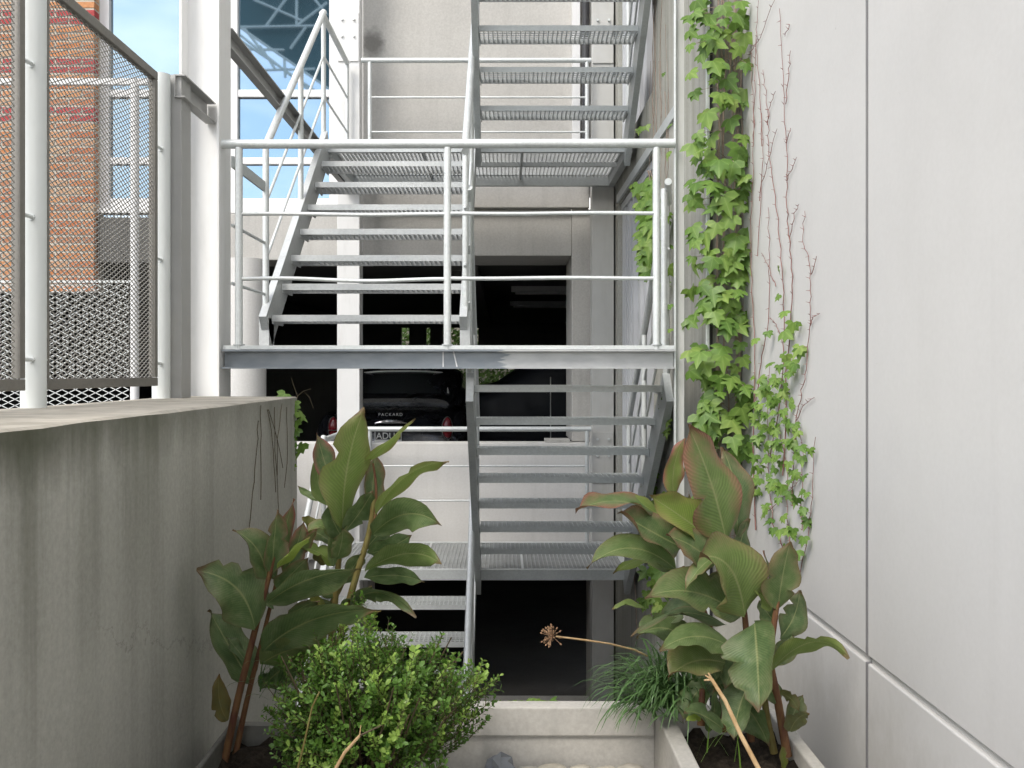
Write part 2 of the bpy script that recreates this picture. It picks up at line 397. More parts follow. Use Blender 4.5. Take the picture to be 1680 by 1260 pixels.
# ------------------------------------------------------------------ right wall: panels with recessed joints
rw = thing('panel_wall', 'tall pale concrete panel wall along the right side of the garden', 'wall', (1.2, 2.0, -1.3))
MB().box(1.155, 1.32, -4.0, 4.29, -3.0, 7.0).build('backing', M_wall, rw)
ys = [(-4.0, -0.6), (-0.586, 2.812), (2.826, 4.296)]
zs = [(-3.0, -0.892), (-0.870, 3.2), (3.214, 7.0)]
for a, b in ys:
    for c, d in zs:
        MB().box(1.12, 1.154, a, b, c, d).build('panel', M_wall, rw, bevel=0.005)
for z in (-.881, 3.207):
    for a, b in ys: MB().box(1.134, 1.1545, a, b, z - (.0105 if z < 0 else .0065), z + (.0105 if z < 0 else .0065)).build('joint_fill', M_wall, rw)
M_seal = paint('grey_joint_sealant', (.22, .215, .22), .6, .2)
for y in (-.593, 2.819):
    for c, d in zs: MB().box(1.1192, 1.1545, y - .0068, y + .0068, c, d).build('joint_sealant', M_seal, rw)

# ------------------------------------------------------------------ side wall of the stairwell with glazed doors
sw = thing('stairwell_wall', 'grey concrete side wall with aluminium doors behind the right stair flights', 'wall', (1.1, 6.0, FLOOR))
for bx in ((.95, 1.4, 4.30, 5.78, FLOOR, 7.0), (.95, 1.4, 7.58, 8.04, FLOOR, 7.0), (.952, 1.4, 5.78, 7.58, 1.40, 1.80), (.95, 1.4, 5.78, 7.58, FLOOR, FD), (.95, 1.4, 5.78, 7.58, 3.9, 7.0)):
    MB().box(*bx).build('wall_section', M_side, sw)
for zb, zt in ((FD + .003, 1.398), (1.803, 3.897)):
    MB().box(1.12, 1.16, 5.78, 7.58, zb, zt).build('dark_glazing', M_dglass, sw)
    for y, w in ((5.81, .05), (6.32, .05), (6.40, .05), (6.62, .05), (6.82, .04), (6.95, .05), (7.12, .09), (7.26, .05), (7.40, .08), (7.53, .09)):
        MB().box(.985 + (.02 if w < .05 else 0), 1.115, y - w/2, y + w/2, zb, zt).build('mullion', M_alu, sw)
    MB().box(.975, 1.118, 5.78, 7.578, zt - .06, zt - .003).build('door_head', M_alu, sw)
    MB().box(1.03, 1.117, 5.85, 7.07, zb + 1.88, zb + 2.02).build('middle_rail', M_alu, sw)
    MB().box(1.0, 1.117, 7.30, 7.316, zb + 1.5, zb + 1.75).build('door_handle', M_black, sw)
MB().box(.935, .96, 4.9, 7.56, 1.405, 1.425).box(.935, .945, 4.9, 7.56, 1.425, 1.47).build('lintel_angle', M_dark, sw)

# ------------------------------------------------------------------ left retaining wall
lw = thing('retaining_wall', 'stained grey concrete retaining wall below the mesh fence on the left', 'wall', (-1.35, 1.0, -1.3))
mb = MB(); ny = 46
rr = random.Random(3)
prof = []
for i in range(ny + 1):
    y = -4.0 + (4.2 + 4.0) * (i / ny)
    e = rr.uniform(0, .004)
    prof.append([(-1.478, y, -3.2), (-.949, y, -3.2), (-.949, y, ZL - .005 - e), (-.949 - .010 - e, y, ZL - rr.uniform(0, .003)), (-1.478, y, ZL)])
vsx = [p for r_ in prof for p in r_]
fsx = []
for i in range(ny):
    for k in range(4):
        a = i*5 + k; fsx.append((a, a+5, a+6, a+1))
fsx.append((4, 3, 2, 1, 0)); fsx.append(tuple(ny*5 + k for k in range(5)))
mb.add(vsx, [tuple(reversed(f)) for f in fsx])
o = mb.build('wall_body', M_left, lw)
bm = bmesh.new(); bm.from_mesh(o.data); bmesh.ops.recalc_face_normals(bm, faces=bm.faces); bm.to_mesh(o.data); bm.free()

# ------------------------------------------------------------------ garage building behind
gb = thing('garage_building', 'pale concrete parking building with dark open bays behind the stairs', 'building', (-1.0, 9.0, FLOOR))
def gpart(name, m, *b, bevel=.006): return MB().box(*b).build(name, m, gb, bevel=bevel)
gpart('upper_wall', M_upper, -1.24, .93, 8.06, 8.35, 1.60, 7.0)
gpart('cross_beam', M_conc, -1.24, .75, 7.96, 8.058, 1.44, 1.70)
gpart('bay_lintel', M_conc, -1.24, .598, 8.03, 8.75, 1.03, 1.438)
gpart('bay_jamb', M_conc, .60, .95, 8.02, 8.75, -.60, 1.438)
gpart('left_lintel', M_conc, -2.70, -1.242, 8.25, 8.75, 1.02, 1.44)
gpart('left_lintel', M_dim, -3.75, -2.702, 8.45, 8.75, 1.02, 1.44)  # this section takes the dark tone to stand for shade behind the mesh
gpart('left_lintel', M_dim, -6.6, -3.752, 8.62, 8.75, .74, 1.44)
gpart('parapet', M_parapet, -6.6, .95, 7.93, 8.13, -1.62, -.606)
gpart('parapet_block', M_conc, .36, .58, 7.95, 8.11, -.605, -.575)
gpart('floor_slab', M_conc, -6.6, 1.0, 7.96, 8.4, -1.80, -1.621)
gpart('lower_jamb', M_conc, -2.2, -1.18, 7.95, 8.4, FLOOR, -1.801)
gpart('lower_jamb', M_conc, .76, .95, 7.95, 8.4, FLOOR, -1.801)
gpart('sill_step', M_conc, -1.178, .758, 7.99, 8.12, FLOOR, FLOOR + .1)
rc = MB().tube([(-2.32, 8.22, -1.5), (-2.32, 8.22, 1.018)], .182, 32, False).build('round_column', M_roundcol, gb, smooth=True)
# dark interior of both parking levels
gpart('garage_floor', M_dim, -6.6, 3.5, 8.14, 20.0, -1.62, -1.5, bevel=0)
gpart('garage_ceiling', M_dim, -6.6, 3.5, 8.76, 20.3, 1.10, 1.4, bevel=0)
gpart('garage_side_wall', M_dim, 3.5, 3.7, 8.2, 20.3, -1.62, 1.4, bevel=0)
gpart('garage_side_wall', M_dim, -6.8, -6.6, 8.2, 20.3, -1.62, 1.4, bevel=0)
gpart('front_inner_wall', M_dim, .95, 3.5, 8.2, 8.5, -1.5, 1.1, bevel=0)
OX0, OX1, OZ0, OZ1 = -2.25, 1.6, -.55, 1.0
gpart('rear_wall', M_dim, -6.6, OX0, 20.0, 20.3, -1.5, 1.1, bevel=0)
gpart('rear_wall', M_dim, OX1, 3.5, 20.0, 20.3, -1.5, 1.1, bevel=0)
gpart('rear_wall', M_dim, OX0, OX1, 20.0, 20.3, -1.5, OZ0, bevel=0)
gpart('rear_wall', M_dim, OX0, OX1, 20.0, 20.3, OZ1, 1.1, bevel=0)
gpart('rear_wall', M_dim, -.55, OX1, 20.0, 20.3, .12, OZ1 - .001, bevel=0)
for a, b in ((-2.06, -1.70), (-1.60, -1.33)):
    gpart('rear_post', M_dim, a, b, 19.95, 20.25, OZ0 + .002, OZ1 - .002, bevel=0)
for bx in ((-3.5, 2.2, 14.0, 14.2, FLOOR, -1.81), (2.2, 2.4, 8.4, 14.2, FLOOR, -1.81), (-3.7, -3.5, 8.4, 14.2, FLOOR, -1.81)):
    gpart('basement_wall', M_dim, *bx, bevel=0)
gpart('basement_floor', M_dim, -3.5, 2.2, 8.12, 14.0, FLOOR - .2, FLOOR - .004, bevel=0)
for x in (-3.4, -.4, 2.0):
    gpart('ceiling_rib', M_dim, x - .15, x + .15, 8.77, 20.0, .98, 1.099, bevel=0)
for k, (x, y) in enumerate(((.75, 11.6), (.75, 14.0))):
    lb = thing('light_batten', ('nearer' if k == 0 else 'farther') + ' of two unlit white light battens on the dark garage ceiling', 'light', (x, y, 1.1))
    MB().box(x - .65, x + .65, y - .05, y + .05, 1.03, 1.099).build('housing', M_winframe, lb)
    MB().tube([(x - .6, y, 1.012), (x + .6, y, 1.012)], .016, 8).build('tube', M_white, lb, smooth=True)

# window band with mirror panes
WY = 8.56
wy0 = WY
def wx(x): return (x - CX) / F * WY
def wz(y): return -(y - CY) / F * WY
fr = gpart('window', M_winframe, wx(150), wx(557), WY + .06, WY + .2, wz(344), 6.5, bevel=0)
gpart('wall_backing', M_conc, -6.6, wx(149), WY + .05, WY + .2, 1.442, 7.0, bevel=0)
vx = [(150, 181), (372, 391), (541, 556)]
hz = [(326, 344), (259, 270), (148, 160), (-60, -48), (-250, -236)]
for a, b in vx: MB().box(wx(a), wx(b), WY - .03, WY + .058, wz(344), 6.5).build('mullion', M_winframe, fr, bevel=.004)
for (p, q) in ((181, 372), (391, 541)):
    for a, b in hz: MB().box(wx(p) + .001, wx(q) - .001, WY - .02, WY + .057, wz(b), wz(a)).build('transom', M_winframe, fr, bevel=.004)
    rows = [(270, 326), (160, 259), (-48, 148), (-236, -60)]
    for a, b in rows:
        mb = MB().box(wx(p) + .002, wx(q) - .002, WY + .02, WY + .03, wz(b) + .002, wz(a) - .002)
        o = mb.build('pane', M_glass, fr)
MB().box(wx(156), wx(557), WY - .10, WY + .05, wz(352), wz(345)).build('sill', M_winframe, fr)

# brick pier: every brick its own piece
BY, BX = 8.40, -3.76
bw = thing('brick_wall', 'orange and red brick wall seen through the fence mesh at upper left', 'wall', (-5.1, 8.5, .74))
MB().box(-6.5, BX - .005, BY + .005, WY + .045, .745, 7.0).build('mortar_bed', M_mortar, bw)
CH, BL, BH, JT = .0745, .228, .053, .018
me = MB().box(-BL/2, BL/2, 0, .10, 0, BH).mesh('brick', M_brick)
meh = MB().box(-.0525, .0525, 0, .10, 0, BH).mesh('brick_half', M_brick)
nb = 0
for c in range(int((4.4 - .74) / CH)):
    z = .75 + c * CH
    yp = CY - z / BY * F
    red = 1.0 if (z > 1.95 and c % 6 in (3, 4)) else 0.0
    x = BX - (0 if c % 2 else .123)
    if c % 2 == 0:
        o = place('brick', meh, bw, (BX - .0524, BY, z)); o.color = (red, 0, 0, 1); nb += 1
    while x - BL > -4.85 and nb < 300:
        o = place('brick', me, bw, (x - BL/2, BY + random.uniform(-.002, .003), z)); nb += 1
        o.color = (red * (1 if random.random() < .85 else 0), 0, 0, 1)
        x -= BL + JT

# ------------------------------------------------------------------ steel columns
def hcol(name, label, x0, x1, y0, y1, z0, z1, mat):
    t = thing(name, label, 'column', ((x0+x1)/2, (y0+y1)/2, z0), 'steel columns of the stair tower')
    ft = .012; ym = (y0+y1)/2
    MB().box(x0, x0 + ft, y0, y1, z0, z1).build('flange', mat, t, bevel=.002)
    MB().box(x1 - ft, x1, y0, y1, z0, z1).build('flange', mat, t, bevel=.002)
    MB().box(x0 + ft, x1 - ft, ym - .005, ym + .005, z0, z1).build('web', mat, t)
    return t
lc = hcol('steel_column', 'white steel column at the left end of the front landing railing', -1.490, -1.306, 4.20, 4.38, -.6, 6.5, M_white)
rcx = thing('steel_column', 'narrow grey steel column at the right end of the front landing railing', 'column', (.82, 4.3, FLOOR), 'steel columns of the stair tower')
MB().box(.795, .803, 4.25, 4.274, FLOOR, 6.5).build('flange', M_galv, rcx, bevel=.002)
MB().box(.804, .845, 4.275, 4.285, FLOOR, 6.5).build('web', M_colgrey, rcx)
def boxcol(label, x0, x1, y0, y1, mat, plates, m2):
    t = thing('steel_column', label, 'column', ((x0+x1)/2, (y0+y1)/2, FLOOR), 'steel columns of the stair tower')
    MB().box(x0, x1, y0, y1, FLOOR, 6.5).build('shaft', mat, t, bevel=.004)
    for za, zb in plates:
        MB().box(x0 + .006, x1 - .006, y0 - .012, y0 - .001, za, zb).build('splice_plate', mat, t, bevel=.002)
        for xx in (x0 + .045, x1 - .045):
            for zz in (zb - .06, zb - .20):
                MB().tube([(xx, y0 - .013, zz), (xx, y0 - .030, zz)], .011, 6).build('bolt', m2, t)
    return t
boxcol('white bolted steel column behind the left stair flight', -1.405, -1.215, 7.72, 7.90, M_white, ((2.63, 3.04), (-.9, -.55)), M_galv)
boxcol('grey bolted steel column in the rear right corner of the stairs', .75, .935, 7.74, 7.92, M_colgrey, ((2.62, 3.04), (-.93, -.50)), M_galv)
dp = thing('drain_pipe', 'black vertical drain pipe beside the rear right column above the landing', 'pipe', (.71, 7.86, FU))
MB().tube([(.708, 7.87, FU - .05), (.708, 7.87, 6.5)], .032, 14).build('pipe', M_black, dp, smooth=True)
MB().box(.60, .665, 7.93, 8.055, 1.702, 6.5).build('cover_strip', M_winframe, dp)

# ------------------------------------------------------------------ stair flights
def tread_mesh(W):
    m = MB(); D = .245
    m.box(-W/2, W/2, 0, .006, -.036, 0); m.box(-W/2, W/2, D - .006, D, -.036, 0)
    m.box(-W/2, -W/2 + .006, .006, D - .006, -.05, -.001); m.box(W/2 - .006, W/2, .006, D - .006, -.05, -.001)
    n = int(W / .03)
    for i in range(1, n):
        x = -W/2 + i * W / n
        m.box(x - .002, x + .002, .006, D - .006, -.028, -.001)
    for y in (.045, .085, .125, .165, .205): m.box(-W/2 + .006, W/2 - .006, y - .0025, y + .0025, -.008, -.0005)
    return m
TW = 1.03
me_tread = tread_mesh(TW).mesh('tread', M_tread)
me_tread_d = tread_mesh(TW).mesh('tread_weathered', M_dark)
me_tread_g = tread_mesh(TW).mesh('tread_bright', M_galv)
def flight(label, xc, yz, up_away, mats, sides):
    """yz: list of (near edge y, z) of the treads"""
    tm, sm, hm = mats
    (ya, za), (yb, zb) = min(yz), max(yz)
    t = thing('stair_flight', label, 'stairs', (xc, ya, min(z for _, z in yz) - RISE), 'steel stair flights of the tower')
    me = me_tread if tm is M_tread else (me_tread_g if tm is M_galv else me_tread_d)
    for y, z in yz: place('tread', me, t, (xc, y, z))
    sl = (zb - za) / (yb - ya)
    def line(y, dz): return za + (y - ya) * sl + dz
    for s in (-1, 1):
        x = xc + s * (TW/2 + .0215)
        e0, e1 = ya - .05, yb + GO + .06
        c0, c1 = Vector((x, e0, line(e0, -.05))), Vector((x, e1, line(e1, -.05)))
        m = MB().bar(c0, c1, .040, .20)
        m.build('stringer', sm, t)
        if up_away:
            MB().box(min(x - s*.02, x + s*.034), max(x - s*.02, x + s*.034), ya - .055, ya + .055, za - RISE, za - .02).build('foot_plate', sm, t)
    for s, y0, y1, dz0, posts in sides:
        x = xc + s * (TW/2 + .030)
        a, b = Vector((x, y0, line(y0, dz0))), Vector((x, y1, line(y1, dz0)))
        MB().tube([a, b], .0215, 14).build('handrail', hm, t, smooth=True)
        for k in (.31, .62):
            MB().tube([a - Vector((0,0,k)), b - Vector((0,0,k))], .0085, 8).build('mid_rail', hm, t, smooth=True)
        for py in posts:
            MB().tube([(x, py, line(py, -.06)), (x, py, line(py, dz0) - .018)], .0175, 12).build('baluster', hm, t, smooth=True)
    return t
XL, XR = -.752, .355
yzA = [(Y1 + k*GO, F0 + (k+1)*RISE) for k in range(7)]
flight('left stair flight rising away from the front landing behind the railing', XL, yzA, True, (M_tread, M_tread, M_galv),
       ((-1, 4.98, 6.60, .93, (4.99, 5.85, 6.59)), (1, 4.94, 6.60, .93, (4.97, 5.85, 6.59))))
yzB = [(Y1 + (6-k)*GO, FU + (k+1)*RISE) for k in range(7)]
flight('uppermost right stair flight seen from below at the top of the picture', XR, yzB, False, (M_dark, M_dark, M_galv),
       ((-1, 5.0, 6.62, 1.08, (5.1, 5.85, 6.58)), (1, 5.0, 6.62, 1.08, (5.1, 5.85, 6.58))))
yzC = [(Y1 + k*GO, F0 - (k+1)*RISE) for k in range(7)]
flight('right stair flight climbing towards the viewer up to the front landing', XR, yzC, False, (M_dark, M_dark, M_galv),
       ((-1, 4.97, 6.60, 1.05, (5.03, 5.85, 6.56)), (1, 4.99, 6.62, 1.05, (5.05, 5.85, 6.56))))
yzD = [(Y1 + k*GO, FLOOR + (k+1)*RISE) for k in range(7)]
flight('lowest left stair flight going down behind the round shrub', XL, yzD, True, (M_galv, M_galv, M_galv),
       ((-1, 4.9, 6.60, .95, (4.95, 5.85, 6.59)), (1, 4.9, 6.60, .95, (4.95, 5.85, 6.59))))
cd = thing('conduit_pipe', 'thin grey conduit sloping down the wall beside the right stair flight', 'pipe', (.93, 5.3, -.6))
MB().tube([P(1099, 600, 4.97) + Vector((0, 0, .02)), P(1068, 778, 5.58)], .011, 10).build('pipe', M_galv, cd, smooth=True)
MB().tube([P(1094, 638, 5.04), P(1092, 648, 5.08)], .018, 10).build('coupling', M_dark, cd, smooth=True)

# ------------------------------------------------------------------ landings with guard rails
def grating(x0, x1, y0, y1, z, mat, parent, name='grating_panel'):
    m = MB(); n = int((x1 - x0) / .03)
    for i in range(n + 1):
        x = x0 + (x1 - x0) * i / n
        m.box(x - .0018, x + .0018, y0, y1, z - .028, z)
    ny_ = int((y1 - y0) / .05)
    for i in range(ny_ + 1):
        y = y0 + (y1 - y0) * i / ny_
        m.box(x0, x1, y - .0025, y + .0025, z - .010, z - .001)
    return m.build(name, mat, parent)
def rail_run(t, pts, posts, z0, top=.93, r=.0215):
    pts = [Vector(p) for p in pts]
    MB().tube([p + Vector((0,0,top)) for p in pts], r, 14).build('handrail', M_galv, t, smooth=True)
    for k in (top - .31, top - .62):
        MB().tube([p + Vector((0,0,k)) for p in pts], .0085, 8).build('mid_rail', M_galv, t, smooth=True)
    for p in posts:
        p = Vector(p); MB().tube([p + Vector((0,0,-.05)), p + Vector((0,0,top - .018))], .0175, 12).build('post', M_galv, t, smooth=True)
fl = thing('front_landing', 'steel front landing with three-bar railing crossing the middle of the picture', 'landing', (-.25, 4.6, .02))
m = MB(); m.box(-1.300, .792, 4.262, 4.270, .022, .108); m.box(-1.300, .792, 4.215, 4.261, .100, .108); m.box(-1.300, .792, 4.215, 4.261, .020, .028)
m.build('channel_beam', M_beam, fl)
MB().box(-1.298, .790, 4.228, 4.236, .110, .128).build('toe_plate', M_galv, fl)
MB().box(-1.298, .79, 4.95, 4.99, .03, .112).build('rear_beam', M_dark, fl)
MB().box(-1.298, -1.258, 4.272, 4.948, .03, .112).build('side_beam', M_dark, fl)
MB().box(.75, .79, 4.272, 4.948, .03, .112).build('side_beam', M_dark, fl)
grating(-1.256, .748, 4.275, 4.945, .126, M_tread, fl)
for xx in (727, 744):
    MB().bar(P(xx, 577, 4.258), P(xx + (2 if xx > 730 else 0) * 3, 603, 4.258), .006, .003, (0,1,0)).build('drip_line', M_winframe, fl)  # white drip lines down the channel face
Yr = 4.243
xl_, xm_, xr_ = (392-CX)/F*Yr, (734-CX)/F*Yr, (1077-CX)/F*Yr
MB().tube([(-1.306, Yr, 1.062), (.796, Yr, 1.066)], .0215, 16).build('handrail', M_galv, fl, smooth=True)
def wavy(x0, x1, z, amp, sd):
    r_ = random.Random(sd); n = 14; ph = r_.uniform(0, 6)
    return [(x0 + (x1-x0)*i/n, Yr, z + amp*math.sin(ph + 5*i/n)*math.sin(math.pi*i/n)) for i in range(n+1)]
for z, zz in ((.738, 0), (.436, 1)):
    MB().tube(wavy(xl_, xm_, z, .010 if zz else .004, 3+zz), .0095, 10).build('mid_rail', M_galv, fl, smooth=True)
    MB().tube(wavy(xm_, xr_, z + .003, .003, 5+zz), .0095, 10).build('mid_rail', M_galv, fl, smooth=True)
for x in (xl_, xm_, xr_):
    MB().tube([(x, Yr, .105), (x, Yr, 1.045)], .0175, 14).build('post', M_galv, fl, smooth=True)
    MB().tube([(x, Yr, .1285), (x, Yr, .134)], .026, 14).build('weld_collar', M_dark, fl, smooth=True)
# left and right guards of the front landing
MB().bar((-1.302, 4.39, 1.015), (-1.302, 4.97, 1.015), .012, .055).build('side_handrail', M_dark, fl)
MB().tube([(.80, 4.44, .93), (.90, 4.98, .93)], .0175, 12).build('side_handrail', M_galv, fl, smooth=True)
for z in (.43, .71):
    MB().tube([(-1.302, 4.39, z), (-1.302, 4.98, z)], .0085, 8).build('mid_rail', M_galv, fl, smooth=True)
MB().tube([(.812, 4.62, .10), (.812, 4.62, .93)], .0175, 12).build('post', M_galv, fl, smooth=True)
def rear_landing(label, z, mat):
    t = thing('rear_landing', label, 'landing', (-.2, 7.2, z - .1), 'rear landings of the stair tower')
    x0, x1, y0, y1 = -1.298, .93, YB, 7.70
    MB().box(x0, x1, y0, y0 + .045, z - .075, z).build('front_beam', mat, t)
    MB().box(x0, x1, y1 - .05, y1, z - .10, z).build('rear_beam', mat, t)
    MB().box(x0, x0 + .05, y0 + .046, y1 - .051, z - .10, z).build('side_beam', mat, t)
    MB().box(x1 - .05, x1, y0 + .046, y1 - .051, z - .10, z).build('side_beam', mat, t)
    xs = [x0 + .052, -.60, .14, x1 - .052]
    for a, b in zip(xs[:-1], xs[1:]):
        grating(a + .008, b - .008, y0 + .05, y1 - .054, z - .002, M_tread, t)
    for a in xs[1:-1]: MB().box(a - .007, a + .007, y0 + .046, y1 - .051, z - .05, z - .001).build('bearer', mat, t)
    MB().box(x0 + .051, x1 - .051, 7.10, 7.13, z - .065, z - .031).build('bearer', mat, t)
    yb_ = 7.66
    MB().tube([(x0 - .012, YB + .01, z + .93), (x0 - .012, yb_, z + .93)], .0215, 14).build('handrail', M_galv, t, smooth=True)
    MB().tube([(-1.19, yb_, z + .95), (.735, yb_, z + .95)], .0215, 14).build('handrail', M_galv, t, smooth=True)
    for k in (.35, .64):
        MB().tube([(-1.12, yb_, z + k), (.70, yb_, z + k)], .0085, 8).build('mid_rail', M_galv, t, smooth=True)
        MB().tube([(x0 - .012, YB + .01, z + k), (x0 - .012, yb_, z + k)], .0085, 8).build('mid_rail', M_galv, t, smooth=True)
    for x in (-1.12, .70):
        MB().tube([(x, yb_, z - .02), (x, yb_, z + .935)], .0175, 12).build('post', M_galv, t, smooth=True)
    MB().tube([(x0 - .012, yb_, z - .02), (x0 - .012, yb_, z + .915)], .0175, 12).build('post', M_galv, t, smooth=True)
    return t
rear_landing('upper rear landing whose grating is seen from below', FU, M_dark)
rear_landing('lower rear landing with railing in front of the low concrete parapet', FD, M_galv)
tb = thing('tie_beam', 'grey steel beam running back from the left column at upper landing level', 'beam', (-1.33, 5.9, 1.56))
m = MB(); m.box(-1.345, -1.338, 4.385, 7.715, 1.555, 1.655); m.box(-1.337, -1.300, 4.385, 7.715, 1.648, 1.655); m.box(-1.337, -1.300, 4.385, 7.715, 1.555, 1.562)
m.build('channel', M_beamgrey, tb)

# ------------------------------------------------------------------ fence on the left wall
XF = -1.434
def fpost(label, y, h):
    t = thing('fence_post', label, 'post', (XF, y, ZL), 'round posts of the mesh fence')
    MB().tube([(XF, y, ZL - .005), (XF, y, h)], .037, 24).build('pipe', M_post, t, smooth=True)
    return t
fpost('thick pale round fence post nearest the left edge on the wall', 2.79, 1.25)
fpost('thinner-looking pale round fence post beside the white column', 3.83, 1.25)
gp = thing('flat_post', 'flat grey steel post between the fence and the white column', 'post', (-1.39, 3.95, ZL))
MB().box(-1.415, -1.365, 3.875, 3.99, ZL - .003, 1.265).build('shaft', M_beamgrey, gp)
sb = thing('bracket_beam', 'short grey channel joining the flat fence post to the white column', 'beam', (-1.38, 4.1, 1.18))
m = MB(); m.box(-1.392, -1.386, 3.86, 4.275, 1.165, 1.262); m.box(-1.385, -1.345, 3.86, 4.275, 1.256, 1.262); m.box(-1.385, -1.345, 3.86, 4.275, 1.165, 1.171)
m.build('channel', M_beamgrey, sb)
def diamonds(u0, u1, v0, v1, du, dv, pos, thick, name, mat, parent, deep):
    """expanded-metal sheet in the plane pos(u, v, w)"""
    vsm, fsm = [], []
    def strand(a, b):
        (ua, va), (ub, vb) = a, b
        d = math.hypot(ub-ua, vb-va)
        if d < 1e-6: return
        nx, nv = -(vb-va)/d*thick/2, (ub-ua)/d*thick/2
        n = len(vsm)
        for (u, v) in (a, b):
            for s, w in ((-1, -deep), (1, -deep), (1, deep), (-1, deep)):
                vsm.append(tuple(pos(u + s*nx, v + s*nv, w)))
        for k in range(4): fsm.append((n+k, n+(k+1) % 4, n+4+(k+1) % 4, n+4+k))
    nu, nv_ = int(math.ceil((u1-u0)/du)), int(math.ceil((v1-v0)/dv))
    for i in range(nu):
        for j in range(nv_):
            cu, cv = u0 + (i+.5)*du, v0 + (j+.5)*dv
            L, Rr, T, B = (cu-du/2, cv), (cu+du/2, cv), (cu, cv+dv/2), (cu, cv-dv/2)
            for a, b in ((L, T), (T, Rr), (Rr, B), (B, L)):
                if a[0] < u0-1e-6 or b[0] < u0-1e-6 or max(a[0], b[0]) > u1+1e-6 or max(a[1], b[1]) > v1+1e-6: continue
                strand(a, b)
    m = MB(); m.v = vsm; m.f = fsm
    return m.build(name, mat, parent)
def fpanel(label, y0, y1, post_y):
    z0, z1, x = -.052, 1.228, -1.425
    t = thing('mesh_fence_panel', label, 'fence', (x, (y0+y1)/2, z0), 'expanded-metal fence panels')
    w = .034
    for a, b in (((x, y0, z0 + w/2), (x, y1, z0 + w/2)), ((x, y0, z1 - w/2), (x, y1, z1 - w/2))):
        MB().bar(a, b, .028, w).build('frame_bar', M_frame, t, bevel=.002)
    for y, hw in ((y0 + .007, .006), (y1 - .015, .015)):
        MB().box(x - .0135, x + .0135, y - hw, y + hw, z0 + w + .001, z1 - w - .001).build('frame_bar', M_frame, t, bevel=.002)
    diamonds(y0 + .013, y1 - .028, z0 + w, z1 - w, .040, .0185, lambda u, v, ww: (x + ww, u, v), .0029, 'wire_mesh', M_mesh, t, .0012)
    for py, ye in ((post_y[0], y0), (post_y[1], y1)):
        if py is None: continue
        for z in (.04, .47, .93):
            s = 1 if py > ye else -1
            MB().tube([(x, ye, z), (x + .006, py - s*.034, z)], .0065, 8).build('fixing_pin', M_galv, t, smooth=True)
            MB().tube([(x + .004, py - s*.040, z), (x + .004, py - s*.0345, z)], .010, 8).build('fixing_head', M_galv, t, smooth=True)
fpanel('expanded-metal fence panel cut by the left picture edge', 1.75, 2.70, (None, 2.79))
fpanel('expanded-metal fence panel between the two round posts', 2.832, 3.735, (2.79, 3.83))
f2 = thing('back_fence', 'pale diamond mesh fence in the alley behind the front fence', 'fence', (-3.0, 6.0, -.35))
for x in (-2.42, -3.72): MB().tube([(x, 6.0, -.35), (x, 6.0, 1.93)], .028, 14).build('post', M_winframe, f2, smooth=True)
MB().bar((-3.75, 6.0, 1.91), (-2.33, 6.0, 1.91), .03, .04).build('top_rail', M_winframe, f2)
MB().bar((-3.69, 6.0, .60), (-2.45, 6.0, .60), .012, .016).build('middle_rail', M_post, f2)
diamonds(-3.69, -2.45, -.34, .60, .088, .042, lambda u, v, ww: (u, 6.0 + ww, v), .0048, 'wire_mesh', M_post, f2, .001)
# ------------------------------------------------------------------ cars in the garage
def carpaint(name, c):
    M = NT(name); n = M.noise(M.world(), 6, 4)
    M.base(c); M.set(0.22, 0, 0.5); M.l(M.maprange(n, .3, .7, .16, .32), M.b.inputs['Roughness'])
    M.b.inputs['Coat Weight'].default_value = 0.6; M.b.inputs['Coat Roughness'].default_value = 0.08; return M.m
def simple_matte(name, c):
    M = NT(name); n = M.noise(M.world(), 5, 3); M.base(c); M.set(.5, 0, .3); M.l(M.maprange(n, .3, .7, .42, .6), M.b.inputs['Roughness']); return M.m
M_carblack = carpaint('black_car_lacquer', (.012, .013, .016)); M_carblue = simple_matte('dark_blue_van_paint', (.010, .012, .017))
def simple(name, c, rough, metal=0, spec=.5):
    M = NT(name); n = M.noise(M.world(), 20, 3); M.base(M.mix(.08, c, M.ramp(n, [(.3, (.2,)*3), (.7, (.8,)*3)]), 'OVERLAY')); M.set(rough, metal, spec); return M.m
M_chrome = simple('chrome', (.80, .80, .80), .12, 1.0)
M_red = simple('red_lamp_lens', (.17, .015, .02), .15)
M_tyre = simple('tyre_rubber', (.02, .02, .02), .8)
M_platew = simple('plate_white', (.75, .75, .72), .4)
M_plateb = simple('plate_black', (.015, .015, .015), .4)
def loft(secs, n=28, e=.5, axis='Y'):
    m = MB(); base = 0
    for s, hw, zt, zb, cx in secs:
        zc, hz = (zt + zb)/2, (zt - zb)/2
        for k in range(n):
            a = 2*math.pi*k/n; c, si = math.cos(a), math.sin(a)
            u = cx + hw*math.copysign(abs(c)**e, c); z = zc + hz*math.copysign(abs(si)**e, si)
            m.v.append((u, s, z) if axis == 'Y' else (s, u, z))
    for i in range(len(secs)-1):
        for k in range(n):
            a, b = i*n+k, i*n+(k+1) % n
            m.f.append((a, b, b+n, a+n) if axis == 'Y' else (a, a+n, b+n, b))
    m.f.append(tuple(range(n-1, -1, -1)) if axis == 'Y' else tuple(range(n)))
    L = (len(secs)-1)*n
    m.f.append(tuple(range(L, L+n)) if axis == 'Y' else tuple(range(L+n-1, L-1, -1)))
    return m
